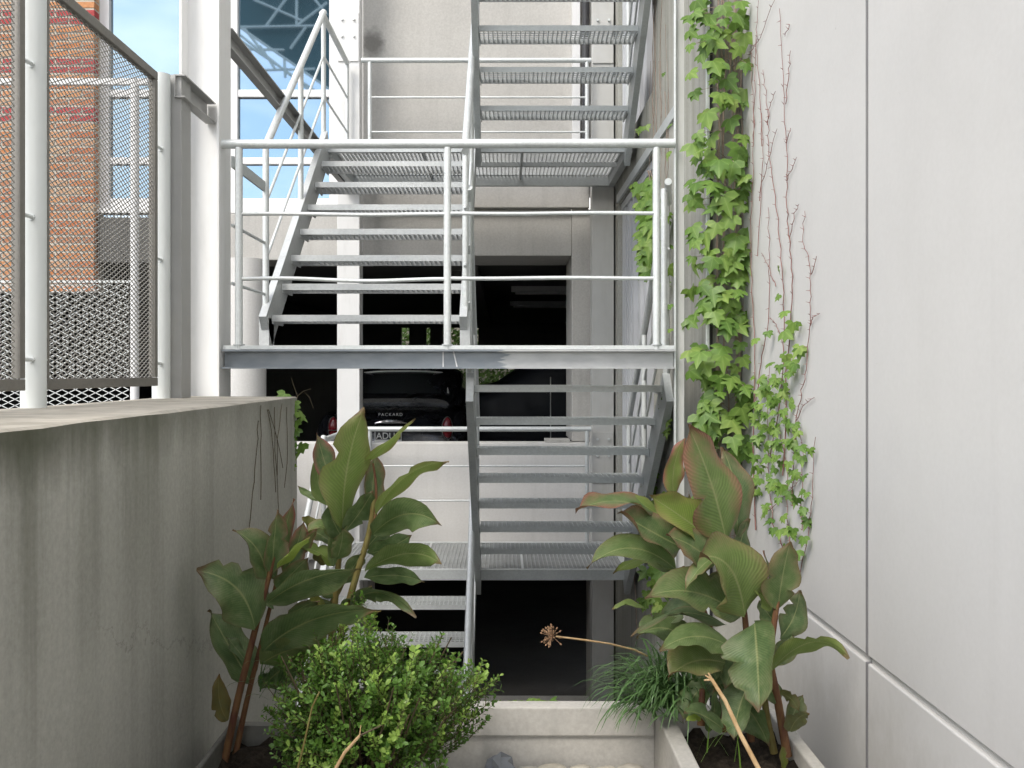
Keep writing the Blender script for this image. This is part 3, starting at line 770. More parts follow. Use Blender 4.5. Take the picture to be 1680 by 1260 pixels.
def ellipsoid(c, r, n=16, k=10):
    m = MB(); c = Vector(c)
    for i in range(k+1):
        t = math.pi*i/k
        for j in range(n):
            a = 2*math.pi*j/n
            m.v.append(tuple(c + Vector((r[0]*math.sin(t)*math.cos(a), r[1]*math.sin(t)*math.sin(a), r[2]*math.cos(t)))))
    for i in range(k):
        for j in range(n):
            a, b = i*n+j, i*n+(j+1) % n; m.f.append((a, a+n, b+n, b))
    return m
def wheel(t, x, y, z, r, axis):
    d = Vector((1, 0, 0)) if axis == 'X' else Vector((0, 1, 0)); c = Vector((x, y, z))
    w = MB().tube([c - d*.09, c - d*.075, c + d*.075, c + d*.09], [r*.9, r, r, r*.9], 28).build('wheel', M_tyre, t, smooth=True)
    MB().tube([c - d*.095, c + d*.095], r*.55, 20).build('rim', M_chrome, w, smooth=True)
CCX, CYR, GF = -1.24, 10.0, -1.5
car = thing('vintage_car', 'black vintage saloon car parked tail-out in the garage bay', 'car', (CCX, 12.3, GF))
S = [(0, .60, -.74, -1.15), (.03, .71, -.64, -1.2), (.10, .78, -.555, -1.22), (.25, .82, -.475, -1.24), (.5, .85, -.41, -1.25), (.85, .865, -.34, -1.25), (1.2, .875, -.30, -1.25), (2, .88, -.28, -1.25), (3, .87, -.30, -1.25), (3.8, .84, -.34, -1.25), (4.5, .78, -.42, -1.2), (4.75, .62, -.62, -1.1)]
body = loft([(CYR+s, hw, zt, zb, CCX) for s, hw, zt, zb in S]).build('body', M_carblack, car, smooth=True)
S2 = [(.82, .60, -.30, -.6), (.95, .68, -.24, -.6), (1.15, .72, -.09, -.6), (1.4, .73, .045, -.6), (1.8, .73, .10, -.6), (2.6, .73, .09, -.6), (3.05, .71, -.06, -.6), (3.4, .66, -.28, -.6)]
cab = loft([(CYR+s, hw, zt, zb, CCX) for s, hw, zt, zb in S2], 28, .42).build('cabin', M_carblack, car, smooth=True)
for s in (-1, 1):
    f_ = ellipsoid((CCX + s*.74, CYR + .62, -.80), (.17, .60, .36)).build('rear_wing', M_carblack, car, smooth=True)
    tl = ellipsoid((CCX + s*.625, CYR + .055, -.605), (.055, .05, .125)).build('tail_lamp', M_red, car, smooth=True)
    pts = [(CCX + s*.625 + .058*math.cos(a), CYR + .030, -.605 + .128*math.sin(a)) for a in [2*math.pi*i/24 for i in range(25)]]
    MB().tube(pts, .008, 6).build('lamp_trim', M_chrome, tl, smooth=True)
    MB().box(CCX + s*.625 - .055, CCX + s*.625 + .055, CYR + .0, CYR + .03, -.632, -.622).build('lamp_band', M_chrome, tl)
    for yy in (CYR + .95, CYR + 3.85): wheel(car, CCX + s*.74, yy, GF + .34, .34, 'X')
def win(u, v):   # u across -1..1, v up 0..1
    k = 1 - .10*abs(u)**3
    return Vector((CCX + u*(.575 - .05*v), CYR + .885 + v*.40 + .10*u*u, -.262 + v*.262*k + .02))
m = MB(); nu, nv = 14, 6
for j in range(nv+1):
    for i in range(nu+1): m.v.append(tuple(win(-1 + 2*i/nu, j/nv)))
for j in range(nv):
    for i in range(nu): a = j*(nu+1)+i; m.f.append((a, a+1, a+nu+2, a+nu+1))
rwn = m.build('rear_window', M_dglass, car, smooth=True)
bd = [win(-1 + 2*i/16, 1) for i in range(17)] + [win(1, 1 - j/8) for j in range(1, 9)]
MB().tube([p + Vector((0, -.012, .004)) for p in bd], .010, 6).build('chrome_trim', M_platew, rwn, smooth=True)
hd = []
for i in range(13):
    u = -1 + 2*i/12; hd.append((CCX + .175*u, CYR + .055 + .01*u*u, -.553 + .018*(1-u*u)))
MB().tube(hd, [.006 + .018*(1-(-1+2*i/12)**2) for i in range(13)], 8).build('boot_handle', M_chrome, body, smooth=True)
MB().box(CCX - .165, CCX + .13, CYR - .035, CYR - .020, -.745, -.625).build('number_plate', M_platew, car, bevel=.004)
pl = MB().box(CCX - .155, CCX + .12, CYR - .038, CYR - .0355, -.725, -.637).build('plate_field', M_plateb, car)
def text(s, size, loc, mat, parent, name, sp=1.0):
    c = bpy.data.curves.new(name, 'FONT'); c.body = s; c.size = size; c.extrude = .002; c.space_character = sp; c.align_x = 'LEFT'
    c.materials.append(mat); o = bpy.data.objects.new(name, c); col.objects.link(o); o.parent = parent
    bpy.context.view_layer.update(); me_ = bpy.data.meshes.new_from_object(o); bpy.data.objects.remove(o)
    o = bpy.data.objects.new(name, me_); col.objects.link(o); o.parent = parent
    o.location = Vector(loc) - org(parent); o.rotation_euler = (R(90), 0, 0); return o
text('ADU', .098, (CCX - .148, CYR - .0405, -.717), M_platew, car, 'plate_lettering')
text('PACKARD', .048, (CCX - .145, CYR + .115, -.475), M_colgrey, car, 'badge_lettering', 1.35)
MB().tube([(CCX - .85, CYR + .05, -.98), (CCX - .6, CYR - .09, -.98), (CCX + .6, CYR - .09, -.98), (CCX + .85, CYR + .05, -.98)], .05, 10).build('bumper', M_chrome, car, smooth=True)
car2 = thing('dark_van', 'dark van standing sideways in the garage beyond the right stair flight', 'van', (1.4, 12.6, GF))
S = [(-.75, .55, -.42, -1.2), (-.66, .72, -.27, -1.22), (-.35, .82, -.17, -1.24), (-.10, .85, -.12, -1.25), (.2, .84, .08, -1.25), (.45, .82, .24, -1.25), (.9, .82, .34, -1.25), (2.9, .82, .34, -1.25), (3.25, .8, .2, -1.25), (3.4, .7, -.2, -1.2)]
loft([(s, hw, zt, zb, 12.6) for s, hw, zt, zb in S], 28, .4, 'X').build('body', M_carblue, car2, smooth=True)
MB().box(.62, 2.6, 11.765, 11.775, -.95, -.22).build('side_door', M_carblue, car2, bevel=.004)
MB().box(.60, .612, 11.755, 11.775, -.95, -.05).build('door_edge', M_colgrey, car2)
MB().tube([(.42, 11.76, -.56), (.52, 11.75, -.56)], .012, 8).build('door_handle', M_chrome, car2, smooth=True)
MB().tube([(1.02, 11.75, -.18), (1.02, 11.70, -.14), (1.45, 11.70, -.145)], .010, 8).build('roof_bar', M_chrome, car2, smooth=True)
for x in (.05, 2.7):
    for y in (11.85, 13.3): wheel(car2, x, y, GF + .33, .33, 'Y')

# hedge and ground beyond the garage
struct('yard_ground', MB().box(-60, 60, 20.32, 90, -1.9, -1.6), M_ground)
hg = MB(); rr = random.Random(11)
for i in range(14000):
    c = Vector((rr.uniform(-4, 3.2), rr.uniform(21.0, 22.6), rr.uniform(-1.5, 2.2)))
    c.y -= .35*math.sin(c.x*2.1)*math.sin(c.z*2.7)
    d = Vector((rr.gauss(0, 1), rr.gauss(-.6, 1), rr.gauss(.5, 1))).normalized(); a = d.orthogonal().normalized()*rr.uniform(.04, .09); b = d.cross(a)*.6
    n = len(hg.v); hg.v += [tuple(c-a), tuple(c-b), tuple(c+a), tuple(c+b)]; hg.f.append((n, n+1, n+2, n+3))
bwl = thing('boundary_wall', 'tan brick boundary wall glimpsed beyond the garage hedge', 'wall', (0, 23.2, -1.6))
MB().box(-8, 8, 23.1, 23.4, -1.6, 3.0).build('wall_body', M_mortar, bwl)
ho = hg.build('hedge', M_hedge, base=(0, 21.8, -1.6)); tag(ho, 'bright green hedge seen through the far openings of the garage', 'hedge', kind='stuff')

# ------------------------------------------------------------------ canopy that the mirror panes reflect, far behind the viewpoint
cn = thing('steel_canopy', 'teal canopy with pale lattice truss mirrored in the upper window pane', 'canopy', (-8, -20, -1.3))
def VP_(x, y, Y=-20.0):
    d = 2*(WY + .02) - Y; return Vector(((x-CX)/F*d, Y, -(y-CY)/F*d))
M_teal = simple('teal_canopy_sheet', (.05, .12, .14), .5)
poly = [VP_(392, 42), VP_(545, 148), VP_(620, 148), VP_(620, -420), VP_(392, -420)]
m = MB(); n5 = len(poly)
m.v = [tuple(p) for p in poly] + [tuple(p + Vector((0, -.5, 0))) for p in poly]
m.f = [tuple(range(n5)), tuple(range(2*n5-1, n5-1, -1))] + [(i, i+n5, (i+1) % n5 + n5, (i+1) % n5) for i in range(n5)]
m.build('roof_sheet', M_teal, cn)
for a, b in (((380, 50), (545, 48)), ((380, -60), (545, -62)), ((490, -60), (490, 50)), ((440, 48), (490, -20)), ((540, 30), (492, -30)), ((490, 48), (540, 10)), ((392, -20), (540, -24)), ((420, 5), (500, 40)), ((480, 85), (505, 50)), ((392, 46), (545, 152)), ((385, 62), (548, 172)), ((400, 85), (470, 87)), ((430, 120), (520, 118)), ((395, 60), (520, 160)), ((405, 52), (430, 84)), ((470, 100), (472, 132)), ((430, 80), (455, 118))):
    MB().tube([VP_(*a) + Vector((0, .35, 0)), VP_(*b) + Vector((0, .35, 0))], .055, 6).build('truss_bar', M_post, cn, smooth=True)
for x in (600, 680):
    p = VP_(x, -100); MB().tube([(p.x, -20.8, -1.3), (p.x, -20.8, p.z)], .15, 12).build('support_post', M_post, cn, smooth=True)

# ------------------------------------------------------------------ planters, cross wall, pebbles
pr = thing('planter_box', 'concrete planter against the right wall holding cannas and grass', 'planter', (.7, 1.5, -1.31))
MB().box(.488, .542, -1.0, 2.998, -1.309, -1.086).build('kerb', M_kerb, pr, bevel=.006)
MB().box(.862, .90, -1.0, 2.998, -1.309, -1.10).build('kerb', M_kerb, pr, bevel=.006)
MB().box(.543, .861, 2.945, 2.998, -1.309, -1.088).build('kerb', M_kerb, pr, bevel=.006)
def soil_bed(x0, x1, y0, y1, z, parent):
    m = MB(); nx, ny_ = 14, 60; r_ = random.Random(5)
    for j in range(ny_+1):
        for i in range(nx+1): m.v.append((x0+(x1-x0)*i/nx, y0+(y1-y0)*j/ny_, z + r_.uniform(-.02, .02)))
    for j in range(ny_):
        for i in range(nx): a = j*(nx+1)+i; m.f.append((a, a+1, a+nx+2, a+nx+1))
    return m.build('soil', M_soil, parent, smooth=True)
soil_bed(.543, .861, .6, 2.944, -1.16, pr)
pl_ = thing('planter_box', 'shaded concrete planter along the left wall holding cannas and the shrub', 'planter', (-.6, 1.5, -1.31))
MB().box(-.862, -.846, -1.0, 2.938, -1.309, -1.10).build('kerb', M_shadekerb, pl_, bevel=.006)
MB().box(-.845, -.361, 2.90, 2.938, -1.309, -1.12).build('kerb', M_shadekerb, pl_)
MB().box(-.36, -.31, -1.0, 2.936, -1.309, -1.12).build('kerb', M_kerb, pl_, bevel=.006)
soil_bed(-.845, -.361, .6, 2.899, -1.17, pl_)
cw = thing('cross_wall', 'low pale concrete wall across the end of the pebble bed', 'wall', (-.2, 2.97, -1.31))
MB().box(-.36, .487, 2.952, 2.998, -1.309, -1.170).build('wall_face', M_kerb, cw)
MB().box(-.36, .487, 2.938, 2.999, -1.169, -1.074).build('coping', M_kerb, cw, bevel=.006)
def pebble(sd):
    r_ = random.Random(sd); m = ellipsoid((0, 0, 0), (1, .8, .5), 14, 8); k = [r_.uniform(.5, 2) for _ in range(6)]
    m.v = [(x*(1+.10*math.sin(k[0]*3*y+k[1]*5)), y*(1+.10*math.sin(k[2]*3*x+k[3]*4)), z*(1+.08*math.sin(k[4]*3*x))) for x, y, z in m.v]
    return m.mesh('pebble', M_stone, smooth=True)
pm = [pebble(i) for i in range(5)]
PB = 'pale river pebbles in the gap between the planters'
rr = random.Random(21)
vis = [(868, 1262, .05, 'small round pebble touching the shrub side of the pebble bed'), (905, 1252, .062, 'long pale pebble left of middle in front of the cross wall'), (955, 1253, .055, 'wide buff pebble at the middle of the cross wall foot'), (995, 1252, .05, 'flat greyish pebble right of middle by the cross wall'), (1036, 1253, .062, 'large rounded pale pebble beside the right planter kerb'), (1064, 1264, .035, 'smallest pebble tucked in the kerb corner')]
for i, (x, y, s, lab) in enumerate(vis):
    d = 2.87; p = P(x, y, d); p.z = -1.262
    o = place('pebble', pm[i % 5], None, p, (0, 0, rr.uniform(-.3, .3)), s); tag(o, lab, 'pebble', PB)
bed = MB()
for i in range(330):
    x, y = rr.uniform(-.28, .46), rr.uniform(1.2, 2.78)
    e = ellipsoid((x, y, -1.285 + rr.uniform(0, .02)), (rr.uniform(.02, .045), rr.uniform(.02, .04), .022), 8, 5); bed.add(e.v, e.f)
bo = bed.build('pebble_bed', M_stone, smooth=True, base=(0, 2, -1.3)); tag(bo, 'loose pale pebbles filling the bed nearer the viewer', 'pebbles', kind='stuff')
gst = thing('grey_rock', 'blue grey broken rock at the foot of the cross wall', 'rock', P(822, 1250, 2.86))
e = ellipsoid((0, 0, 0), (.055, .04, .045), 8, 5); rr = random.Random(8); gc = P(822, 1262, 2.86)
e.v = [tuple(gc + Vector(v)*rr.uniform(.75, 1.25)) for v in e.v]; e.build('stone', simple('slate_rock', (.20, .21, .22), .8), gst)

# ------------------------------------------------------------------ cannas
def leaf_obj(t, p0, pc, p2, W, roll, c, seed, fold=.22):
    r_ = random.Random(seed); nL, nW = 16, 8; m = MB(); uvs = []
    p0, pc, p2 = Vector(p0), Vector(pc), Vector(p2); ph = r_.uniform(0, 6); amp = r_.uniform(.05, .12)
    curl = [r_.uniform(-.35, .45), r_.uniform(-.35, .45)]; tw_ = r_.uniform(-.7, .7); asy = r_.uniform(-.12, .12); fold = r_.uniform(.05, .30); pk = r_.uniform(.68, .92); ph2 = r_.uniform(0, 6); tears = {(r_.randint(5, 13), r_.randint(0, 1)) for _ in range(r_.choice((0, 0, 1, 2)))}
    for i in range(nL+1):
        q = i/nL
        cpt = p0*(1-q)**2 + pc*2*q*(1-q) + p2*q*q
        T = ((pc-p0)*(1-q) + (p2-pc)*q).normalized()
        vd = (-cpt).normalized()
        S_ = T.cross(vd); S_ = S_.normalized() if S_.length > 1e-4 else Vector((1, 0, 0))
        N_ = S_.cross(T).normalized()
        Rm = Matrix.Rotation(roll + tw_*(q-.4), 3, T); S_, N_ = Rm @ S_, Rm @ N_
        w = W/2 * max(.03, math.sin(math.pi*min(1, (.02+.98*q)**pk))**.66 * (1 if q > .08 else (.25 + q*9.4)))
        if q > .80: w *= max(.04, 1 - ((q-.80)/.20)**1.6)
        for k in range(nW+1):
            v = -1 + 2*k/nW; a = abs(v)
            sd2 = 0 if v < 0 else 1
            if (i, sd2) in tears and a > .3: off_k = .62
            else: off_k = 1
            ww = w*off_k*(1 + asy*(1 if v > 0 else -1) + .05*math.sin(q*17+ph2+3*sd2)*(1 if q < .9 else 0))
            off = S_*(v*ww*(1 - .10*abs(curl[sd2])*a*a)) + N_*(w*(fold*a + curl[sd2]*a*a*.8) + W*amp*math.sin(q*11+ph+(2 if v > 0 else 0))*a*a)
            m.v.append(tuple(cpt + off)); uvs.append((q, .5 + v/2))
    for i in range(nL):
        for k in range(nW): b = i*(nW+1)+k; m.f.append((b, b+1, b+nW+2, b+nW+1))
    o = m.build('leaf', M_canna, t, smooth=True)
    ul = o.data.uv_layers.new(name='UVMap')
    for lp in o.data.loops: ul.data[lp.index].uv = uvs[lp.vertex_index]
    o.color = (*c, 1)
    return o
def bleaf(t, d, base, tip, wpx, mid=None, c=(.3, 0, 0), d2=None, seed=0, sgn=1):
    d2 = d2 if d2 is not None else d - .06
    b, e = P(*base, d), P(*tip, d2)
    L = (e-b).length
    if mid: mm = P(*mid, (d+d2)/2); pc = mm*2 - (b+e)/2
    else: pc = (b+e)/2 + Vector((0, 0, .04*L))
    s = d/F; wr = wpx*s
    W = max(wr*1.26, min(.30*L, .13))
    roll = math.acos(max(-1, min(1, wr*1.0/W)))*sgn
    return leaf_obj(t, b, pc, e, W, roll, c, seed or int(base[0]*7+tip[1]))
def stem(t, pts, r0, r1, mat=None):
    pts = [P(*p) for p in pts]
    # smooth the polyline
    out = []
    for i in range(len(pts)-1):
        a = pts[max(i-1, 0)]; b = pts[i]; c_ = pts[i+1]; d_ = pts[min(i+2, len(pts)-1)]
        for k in range(6):
            q = k/6; out.append(.5*((2*b) + (c_-a)*q + (2*a-5*b+4*c_-d_)*q*q + (-a+3*b-3*c_+d_)*q**3))
    out.append(pts[-1]); n = len(out)
    MB().tube(out, [r0 + (r1-r0)*i/(n-1) for i in range(n)], 10).build('stem', mat or M_cstem, t, smooth=True)
c1 = thing('canna_plant', 'shaded canna with broad dull green leaves leaning on the left wall', 'plant', P(372, 1240, 2.76), 'canna plants')
stem(c1, [(368, 1250, 2.76), (392, 1140, 2.74), (422, 1020, 2.73), (444, 935, 2.72), (460, 862, 2.72)], .012, .006)
stem(c1, [(384, 1250, 2.80), (405, 1150, 2.80), (430, 1050, 2.79), (452, 960, 2.78)], .010, .005)
for a in (
    (2.70, (418, 1032), (322, 936), 74, (388, 965), (.15, 0, 0), 2.62), (2.72, (438, 948), (382, 868), 56, (421, 900), (.3, 0, 0), 2.66),
    (2.72, (446, 940), (455, 836), 38, (450, 885), (.55, 0, 0), 2.68), (2.80, (462, 930), (482, 818), 30, (466, 880), (1.0, .1, 0), 2.80),
    (2.70, (455, 932), (508, 880), 13, (480, 902), (0, .9, 0), 2.62), (2.74, (455, 965), (506, 914), 36, (478, 942), (.4, 0, 0), 2.7),
    (2.70, (440, 988), (592, 934), 48, (508, 950), (.08, 0, 0), 2.52), (2.68, (432, 1068), (618, 1000), 56, (510, 1018), (.05, 0, 0), 2.5),
    (2.80, (412, 1120), (343, 1000), 56, (370, 1050), (.1, 0, 0), 2.84), (2.70, (374, 1182), (360, 1105), 30, (360, 1150), (.2, .1, .5), 2.68),
    (2.72, (428, 1090), (545, 1060), 44, (480, 1065), (.1, .1, .1), 2.6), (2.78, (465, 945), (498, 855), 30, (485, 900), (.8, 0, 0), 2.8),
    (2.80, (452, 950), (428, 880), 22, (436, 915), (.5, 0, 0), 2.80), (2.80, (470, 930), (520, 868), 22, (498, 895), (.7, .1, .1), 2.8), (2.76, (448, 1000), (405, 950), 26, (420, 972), (.2, 0, 0), 2.74), (2.78, (440, 1040), (525, 985), 30, (485, 1003), (.3, 0, 0), 2.72), (2.8, (408, 1090), (372, 1045), 26, (386, 1062), (.1, 0, 0), 2.8),
    (2.78, (430, 1130), (500, 1085), 40, (460, 1100), (0, 0, 0), 2.7), (2.82, (420, 1010), (440, 930), 30, (420, 960), (.1, 0, 0), 2.8)):
    bleaf(c1, *a[:6], d2=a[6])
c2 = thing('canna_plant', 'sunlit canna with tall pale upright leaf in front of the parked car', 'plant', P(565, 1130, 2.86), 'canna plants')
stem(c2, [(548, 1180, 2.86), (556, 1060, 2.86), (580, 960, 2.85), (604, 880, 2.84), (614, 815, 2.84)], .014, .007, M_cgreen)
stem(c2, [(540, 1180, 2.88), (545, 1040, 2.87), (553, 950, 2.86), (562, 850, 2.85)], .015, .007, M_cgreen)
stem(c2, [(528, 1180, 2.9), (532, 1030, 2.9), (560, 960, 2.89), (572, 930, 2.88)], .012, .006, M_cgreen)
stem(c2, [(615, 860, 2.84), (617, 800, 2.84), (612, 760, 2.84)], .006, .003, M_cstem)
for a in (
    (2.82, (562, 868), (598, 670), 68, (570, 765), (.22, .45, 0), 2.74), (2.88, (548, 805), (520, 710), 40, (530, 750), (1.0, 0, 0), 2.88),
    (2.90, (538, 830), (524, 745), 26, (522, 790), (.1, .3, 0), 2.92), (2.84, (566, 872), (612, 805), 44, (592, 838), (.05, 0, 0), 2.82), (2.84, (560, 880), (538, 822), 34, (545, 850), (.05, 0, 0), 2.8),
    (2.86, (608, 838), (616, 742), 42, (612, 790), (.6, 0, 0), 2.86), (2.82, (598, 760), (681, 686), 15, (640, 722), (.3, .6, 0), 2.72),
    (2.82, (616, 845), (737, 756), 27, (664, 783), (.2, .55, 0), 2.66), (2.82, (612, 876), (724, 863), 46, (668, 843), (.05, .05, 0), 2.62),
    (2.84, (602, 908), (676, 877), 32, (640, 898), (0, 0, 0), 2.8), (2.82, (600, 936), (724, 926), 46, (668, 908), (.03, .25, 0), 2.6),
    (2.86, (598, 948), (697, 955), 30, (650, 944), (0, 0, 0), 2.78), (2.86, (574, 998), (684, 1012), 18, (620, 972), (.1, 0, 0), 2.75),
    (2.84, (552, 918), (562, 866), 34, (560, 892), (.3, .1, 0), 2.8), (2.83, (548, 930), (546, 862), 15, (545, 895), (.1, .1, 0), 2.82),
    (2.86, (520, 884), (496, 848), 22, (506, 862), (.2, .6, .35), 2.84), (2.84, (548, 885), (502, 876), 20, (525, 862), (.4, .3, 0), 2.8),
    (2.84, (548, 928), (492, 902), 26, (520, 905), (.1, .6, 0), 2.8), (2.86, (535, 925), (512, 900), 18, (520, 915), (.1, .2, .5), 2.85),
    (2.84, (534, 1002), (508, 970), 16, (518, 985), (0, .8, .4), 2.82), (2.9, (532, 817), (488, 797), 14, (510, 815), (0, .15, 0), 2.92),
    (2.86, (560, 960), (595, 905), 30, (580, 930), (.1, 0, 0), 2.84), (2.82, (560, 1010), (625, 1002), 16, (590, 1005), (0, .6, .1), 2.7),
    (2.86, (560, 1000), (610, 960), 30, (590, 975), (.05, 0, 0), 2.82), (2.86, (550, 980), (500, 950), 34, (525, 955), (.15, .05, 0), 2.82), (2.88, (600, 900), (640, 855), 30, (625, 872), (.1, 0, 0), 2.9), (2.86, (545, 1020), (495, 1000), 30, (520, 1000), (.1, 0, 0), 2.82),
    (2.86, (555, 900), (510, 872), 30, (530, 880), (.3, .1, 0), 2.86)):
    bleaf(c2, *a[:6], d2=a[6])
c3 = thing('canna_plant', 'large canna with burgundy-edged leaves in the right planter beside the stairs', 'plant', P(1228, 1210, 2.78), 'canna plants')
stem(c3, [(1232, 1215, 2.78), (1226, 1110, 2.77), (1222, 1010, 2.77), (1205, 930, 2.77), (1190, 872, 2.77)], .012, .006)
stem(c3, [(1190, 1200, 2.82), (1180, 1090, 2.84), (1150, 990, 2.86), (1120, 930, 2.86)], .014, .007)
stem(c3, [(1150, 1190, 2.72), (1152, 1130, 2.74)], .012, .008)
for a in (
    (2.76, (1192, 890), (1128, 696), 78, (1166, 790), (.75, .25, 0), 2.66), (2.84, (1106, 815), (1124, 718), 28, (1106, 765), (1.0, .5, .1), 2.84),
    (2.84, (1208, 880), (1184, 733), 50, (1206, 800), (.45, 0, 0), 2.86), (2.78, (1172, 888), (1064, 812), 56, (1118, 848), (.35, .7, 0), 2.72),
    (2.80, (1075, 842), (944, 839), 20, (1010, 822), (.8, .1, 0), 2.62), (2.80, (1078, 842), (1010, 811), 20, (1046, 824), (.2, .5, 0), 2.76),
    (2.78, (1118, 898), (1016, 840), 62, (1062, 868), (.6, .05, 0), 2.68), (2.74, (1172, 926), (1092, 878), 60, (1135, 896), (.6, .05, 0), 2.66),
    (2.78, (1108, 934), (962, 932), 46, (1035, 899), (.15, .12, 0), 2.60), (2.80, (1108, 932), (1006, 942), 18, (1060, 916), (.05, .8, 0), 2.7),
    (2.72, (1222, 1010), (1146, 915), 88, (1196, 930), (.35, .35, 0), 2.58), (2.70, (1180, 912), (1122, 972), 24, (1150, 930), (.5, .2, 0), 2.62),
    (2.74, (1215, 1012), (1058, 980), 60, (1140, 972), (.2, .1, 0), 2.60), (2.76, (1190, 1025), (1036, 1046), 24, (1110, 1006), (.3, 0, 0), 2.66),
    (2.80, (1132, 1050), (1044, 1046), 42, (1085, 1030), (.05, .1, 0), 2.74), (2.70, (1200, 1062), (1082, 1068), 46, (1140, 1044), (.03, .12, 0), 2.54),
    (2.66, (1238, 1022), (1246, 1170), 82, (1243, 1085), (.12, 0, 0), 2.50), (2.70, (1190, 1088), (1096, 1112), 60, (1140, 1085), (.3, .15, .12), 2.58),
    (2.84, (1205, 935), (1228, 850), 40, (1215, 890), (.2, 0, 0), 2.86), (2.80, (1130, 850), (1130, 806), 8, (1130, 828), (1.0, 0, 0), 2.8),
    (2.80, (1180, 985), (1222, 940), 40, (1200, 960), (.1, .05, 0), 2.8), (2.84, (1060, 1000), (1004, 1000), 10, (1030, 992), (.1, .4, 0), 2.8),
    (2.70, (1185, 1195), (1122, 1168), 34, (1150, 1172), (0, 0, 0), 2.62), (2.66, (1150, 1182), (1124, 1185), 11, (1138, 1178), (0, 1.0, 0), 2.64),
    (2.76, (1190, 1140), (1165, 1080), 34, (1175, 1110), (0, 0, 0), 2.74), (2.74, (1165, 1200), (1172, 1130), 26, (1172, 1165), (0, 0, 0), 2.7),
    (2.72, (1230, 1120), (1205, 1215), 46, (1212, 1165), (.05, 0, 0), 2.64), (2.76, (1215, 1150), (1262, 1225), 40, (1240, 1180), (.05, 0, 0), 2.7), (2.80, (1170, 1120), (1120, 1185), 44, (1140, 1140), (.05, .05, 0), 2.74), (2.8, (1205, 1090), (1150, 1140), 50, (1180, 1105), (.05, 0, 0), 2.74),
    (2.84, (1150, 1000), (1085, 1030), 40, (1118, 1000), (.1, 0, 0), 2.8), (2.84, (1190, 960), (1140, 1000), 44, (1165, 970), (.1, 0, 0), 2.8), (2.82, (1140, 900), (1110, 850), 40, (1122, 872), (.4, .1, 0), 2.8), (2.74, (1228, 1060), (1190, 1130), 44, (1205, 1090), (.1, 0, 0), 2.68),
    (2.8, (1160, 905), (1150, 840), 24, (1158, 870), (.1, .4, 0), 2.8), (2.78, (1200, 1000), (1150, 955), 44, (1178, 970), (.25, 0, 0), 2.72)):
    bleaf(c3, *a[:6], d2=a[6])
c4 = thing('canna_plant', 'slender canna with reddish stem standing close to the right panel wall', 'plant', P(1282, 1232, 2.72), 'canna plants')
stem(c4, [(1292, 1240, 2.72), (1276, 1150, 2.72), (1264, 1080, 2.72), (1272, 1010, 2.72), (1280, 960, 2.72)], .014, .007)
stem(c4, [(1270, 1235, 2.75), (1255, 1150, 2.75), (1262, 1085, 2.74)], .012, .008, M_cgreen)
for a in (
    (2.72, (1276, 1000), (1297, 888), 50, (1284, 945), (.4, .1, 0), 2.66), (2.74, (1272, 965), (1253, 903), 10, (1262, 935), (1.0, 0, 0), 2.74),
    (2.74, (1279, 1048), (1312, 968), 44, (1303, 1010), (.2, 0, 0), 2.78), (2.70, (1262, 1104), (1394, 1080), 26, (1330, 1054), (.1, .45, 0), 2.50),
    (2.74, (1264, 1002), (1236, 964), 20, (1250, 978), (.05, .5, 0), 2.7), (2.70, (1296, 1200), (1328, 1172), 28, (1310, 1178), (.1, 0, .3), 2.66),
    (2.70, (1280, 1140), (1312, 1168), 20, (1296, 1145), (.2, 0, .3), 2.66), (2.64, (1288, 1262), (1282, 1222), 16, (1284, 1242), (.6, .8, .2), 2.6),
    (2.74, (1270, 1090), (1300, 1040), 30, (1290, 1062), (.2, 0, 0), 2.76), (2.72, (1278, 1150), (1248, 1095), 34, (1258, 1122), (.1, 0, 0), 2.7), (2.72, (1286, 1200), (1318, 1140), 26, (1305, 1165), (.2, 0, .1), 2.74),
    (2.76, (1270, 1020), (1246, 985), 30, (1255, 1000), (.1, 0, 0), 2.76)):
    bleaf(c4, *a[:6], d2=a[6])

# ------------------------------------------------------------------ box shrub
sh = thing('box_shrub', 'rounded leafy box shrub in the left planter at the bottom of the picture', 'shrub', (-.37, 2.56, -1.17))
fo, yo, tw = MB(), MB(), MB(); rr = random.Random(42)
ctr = Vector((-.365, 2.55, -.965)); rad = Vector((.315, .28, .29))
def small_leaf(mb, p, d, n, s):
    d = d.normalized(); a = d.cross(n); a = a.normalized() if a.length > 1e-4 else d.orthogonal().normalized(); u = a.cross(d)
    i = len(mb.v); w = s*.30
    mb.v += [tuple(p), tuple(p + d*s*.30 + a*w*.8 + u*s*.05), tuple(p + d*s*.70 + a*w + u*s*.07), tuple(p + d*s), tuple(p + d*s*.70 - a*w + u*s*.07), tuple(p + d*s*.30 - a*w*.8 + u*s*.05), tuple(p + d*s*.5)]
    mb.f += [(i, i+1, i+6), (i+1, i+2, i+6), (i+2, i+3, i+6), (i+3, i+4, i+6), (i+4, i+5, i+6), (i+5, i, i+6)]
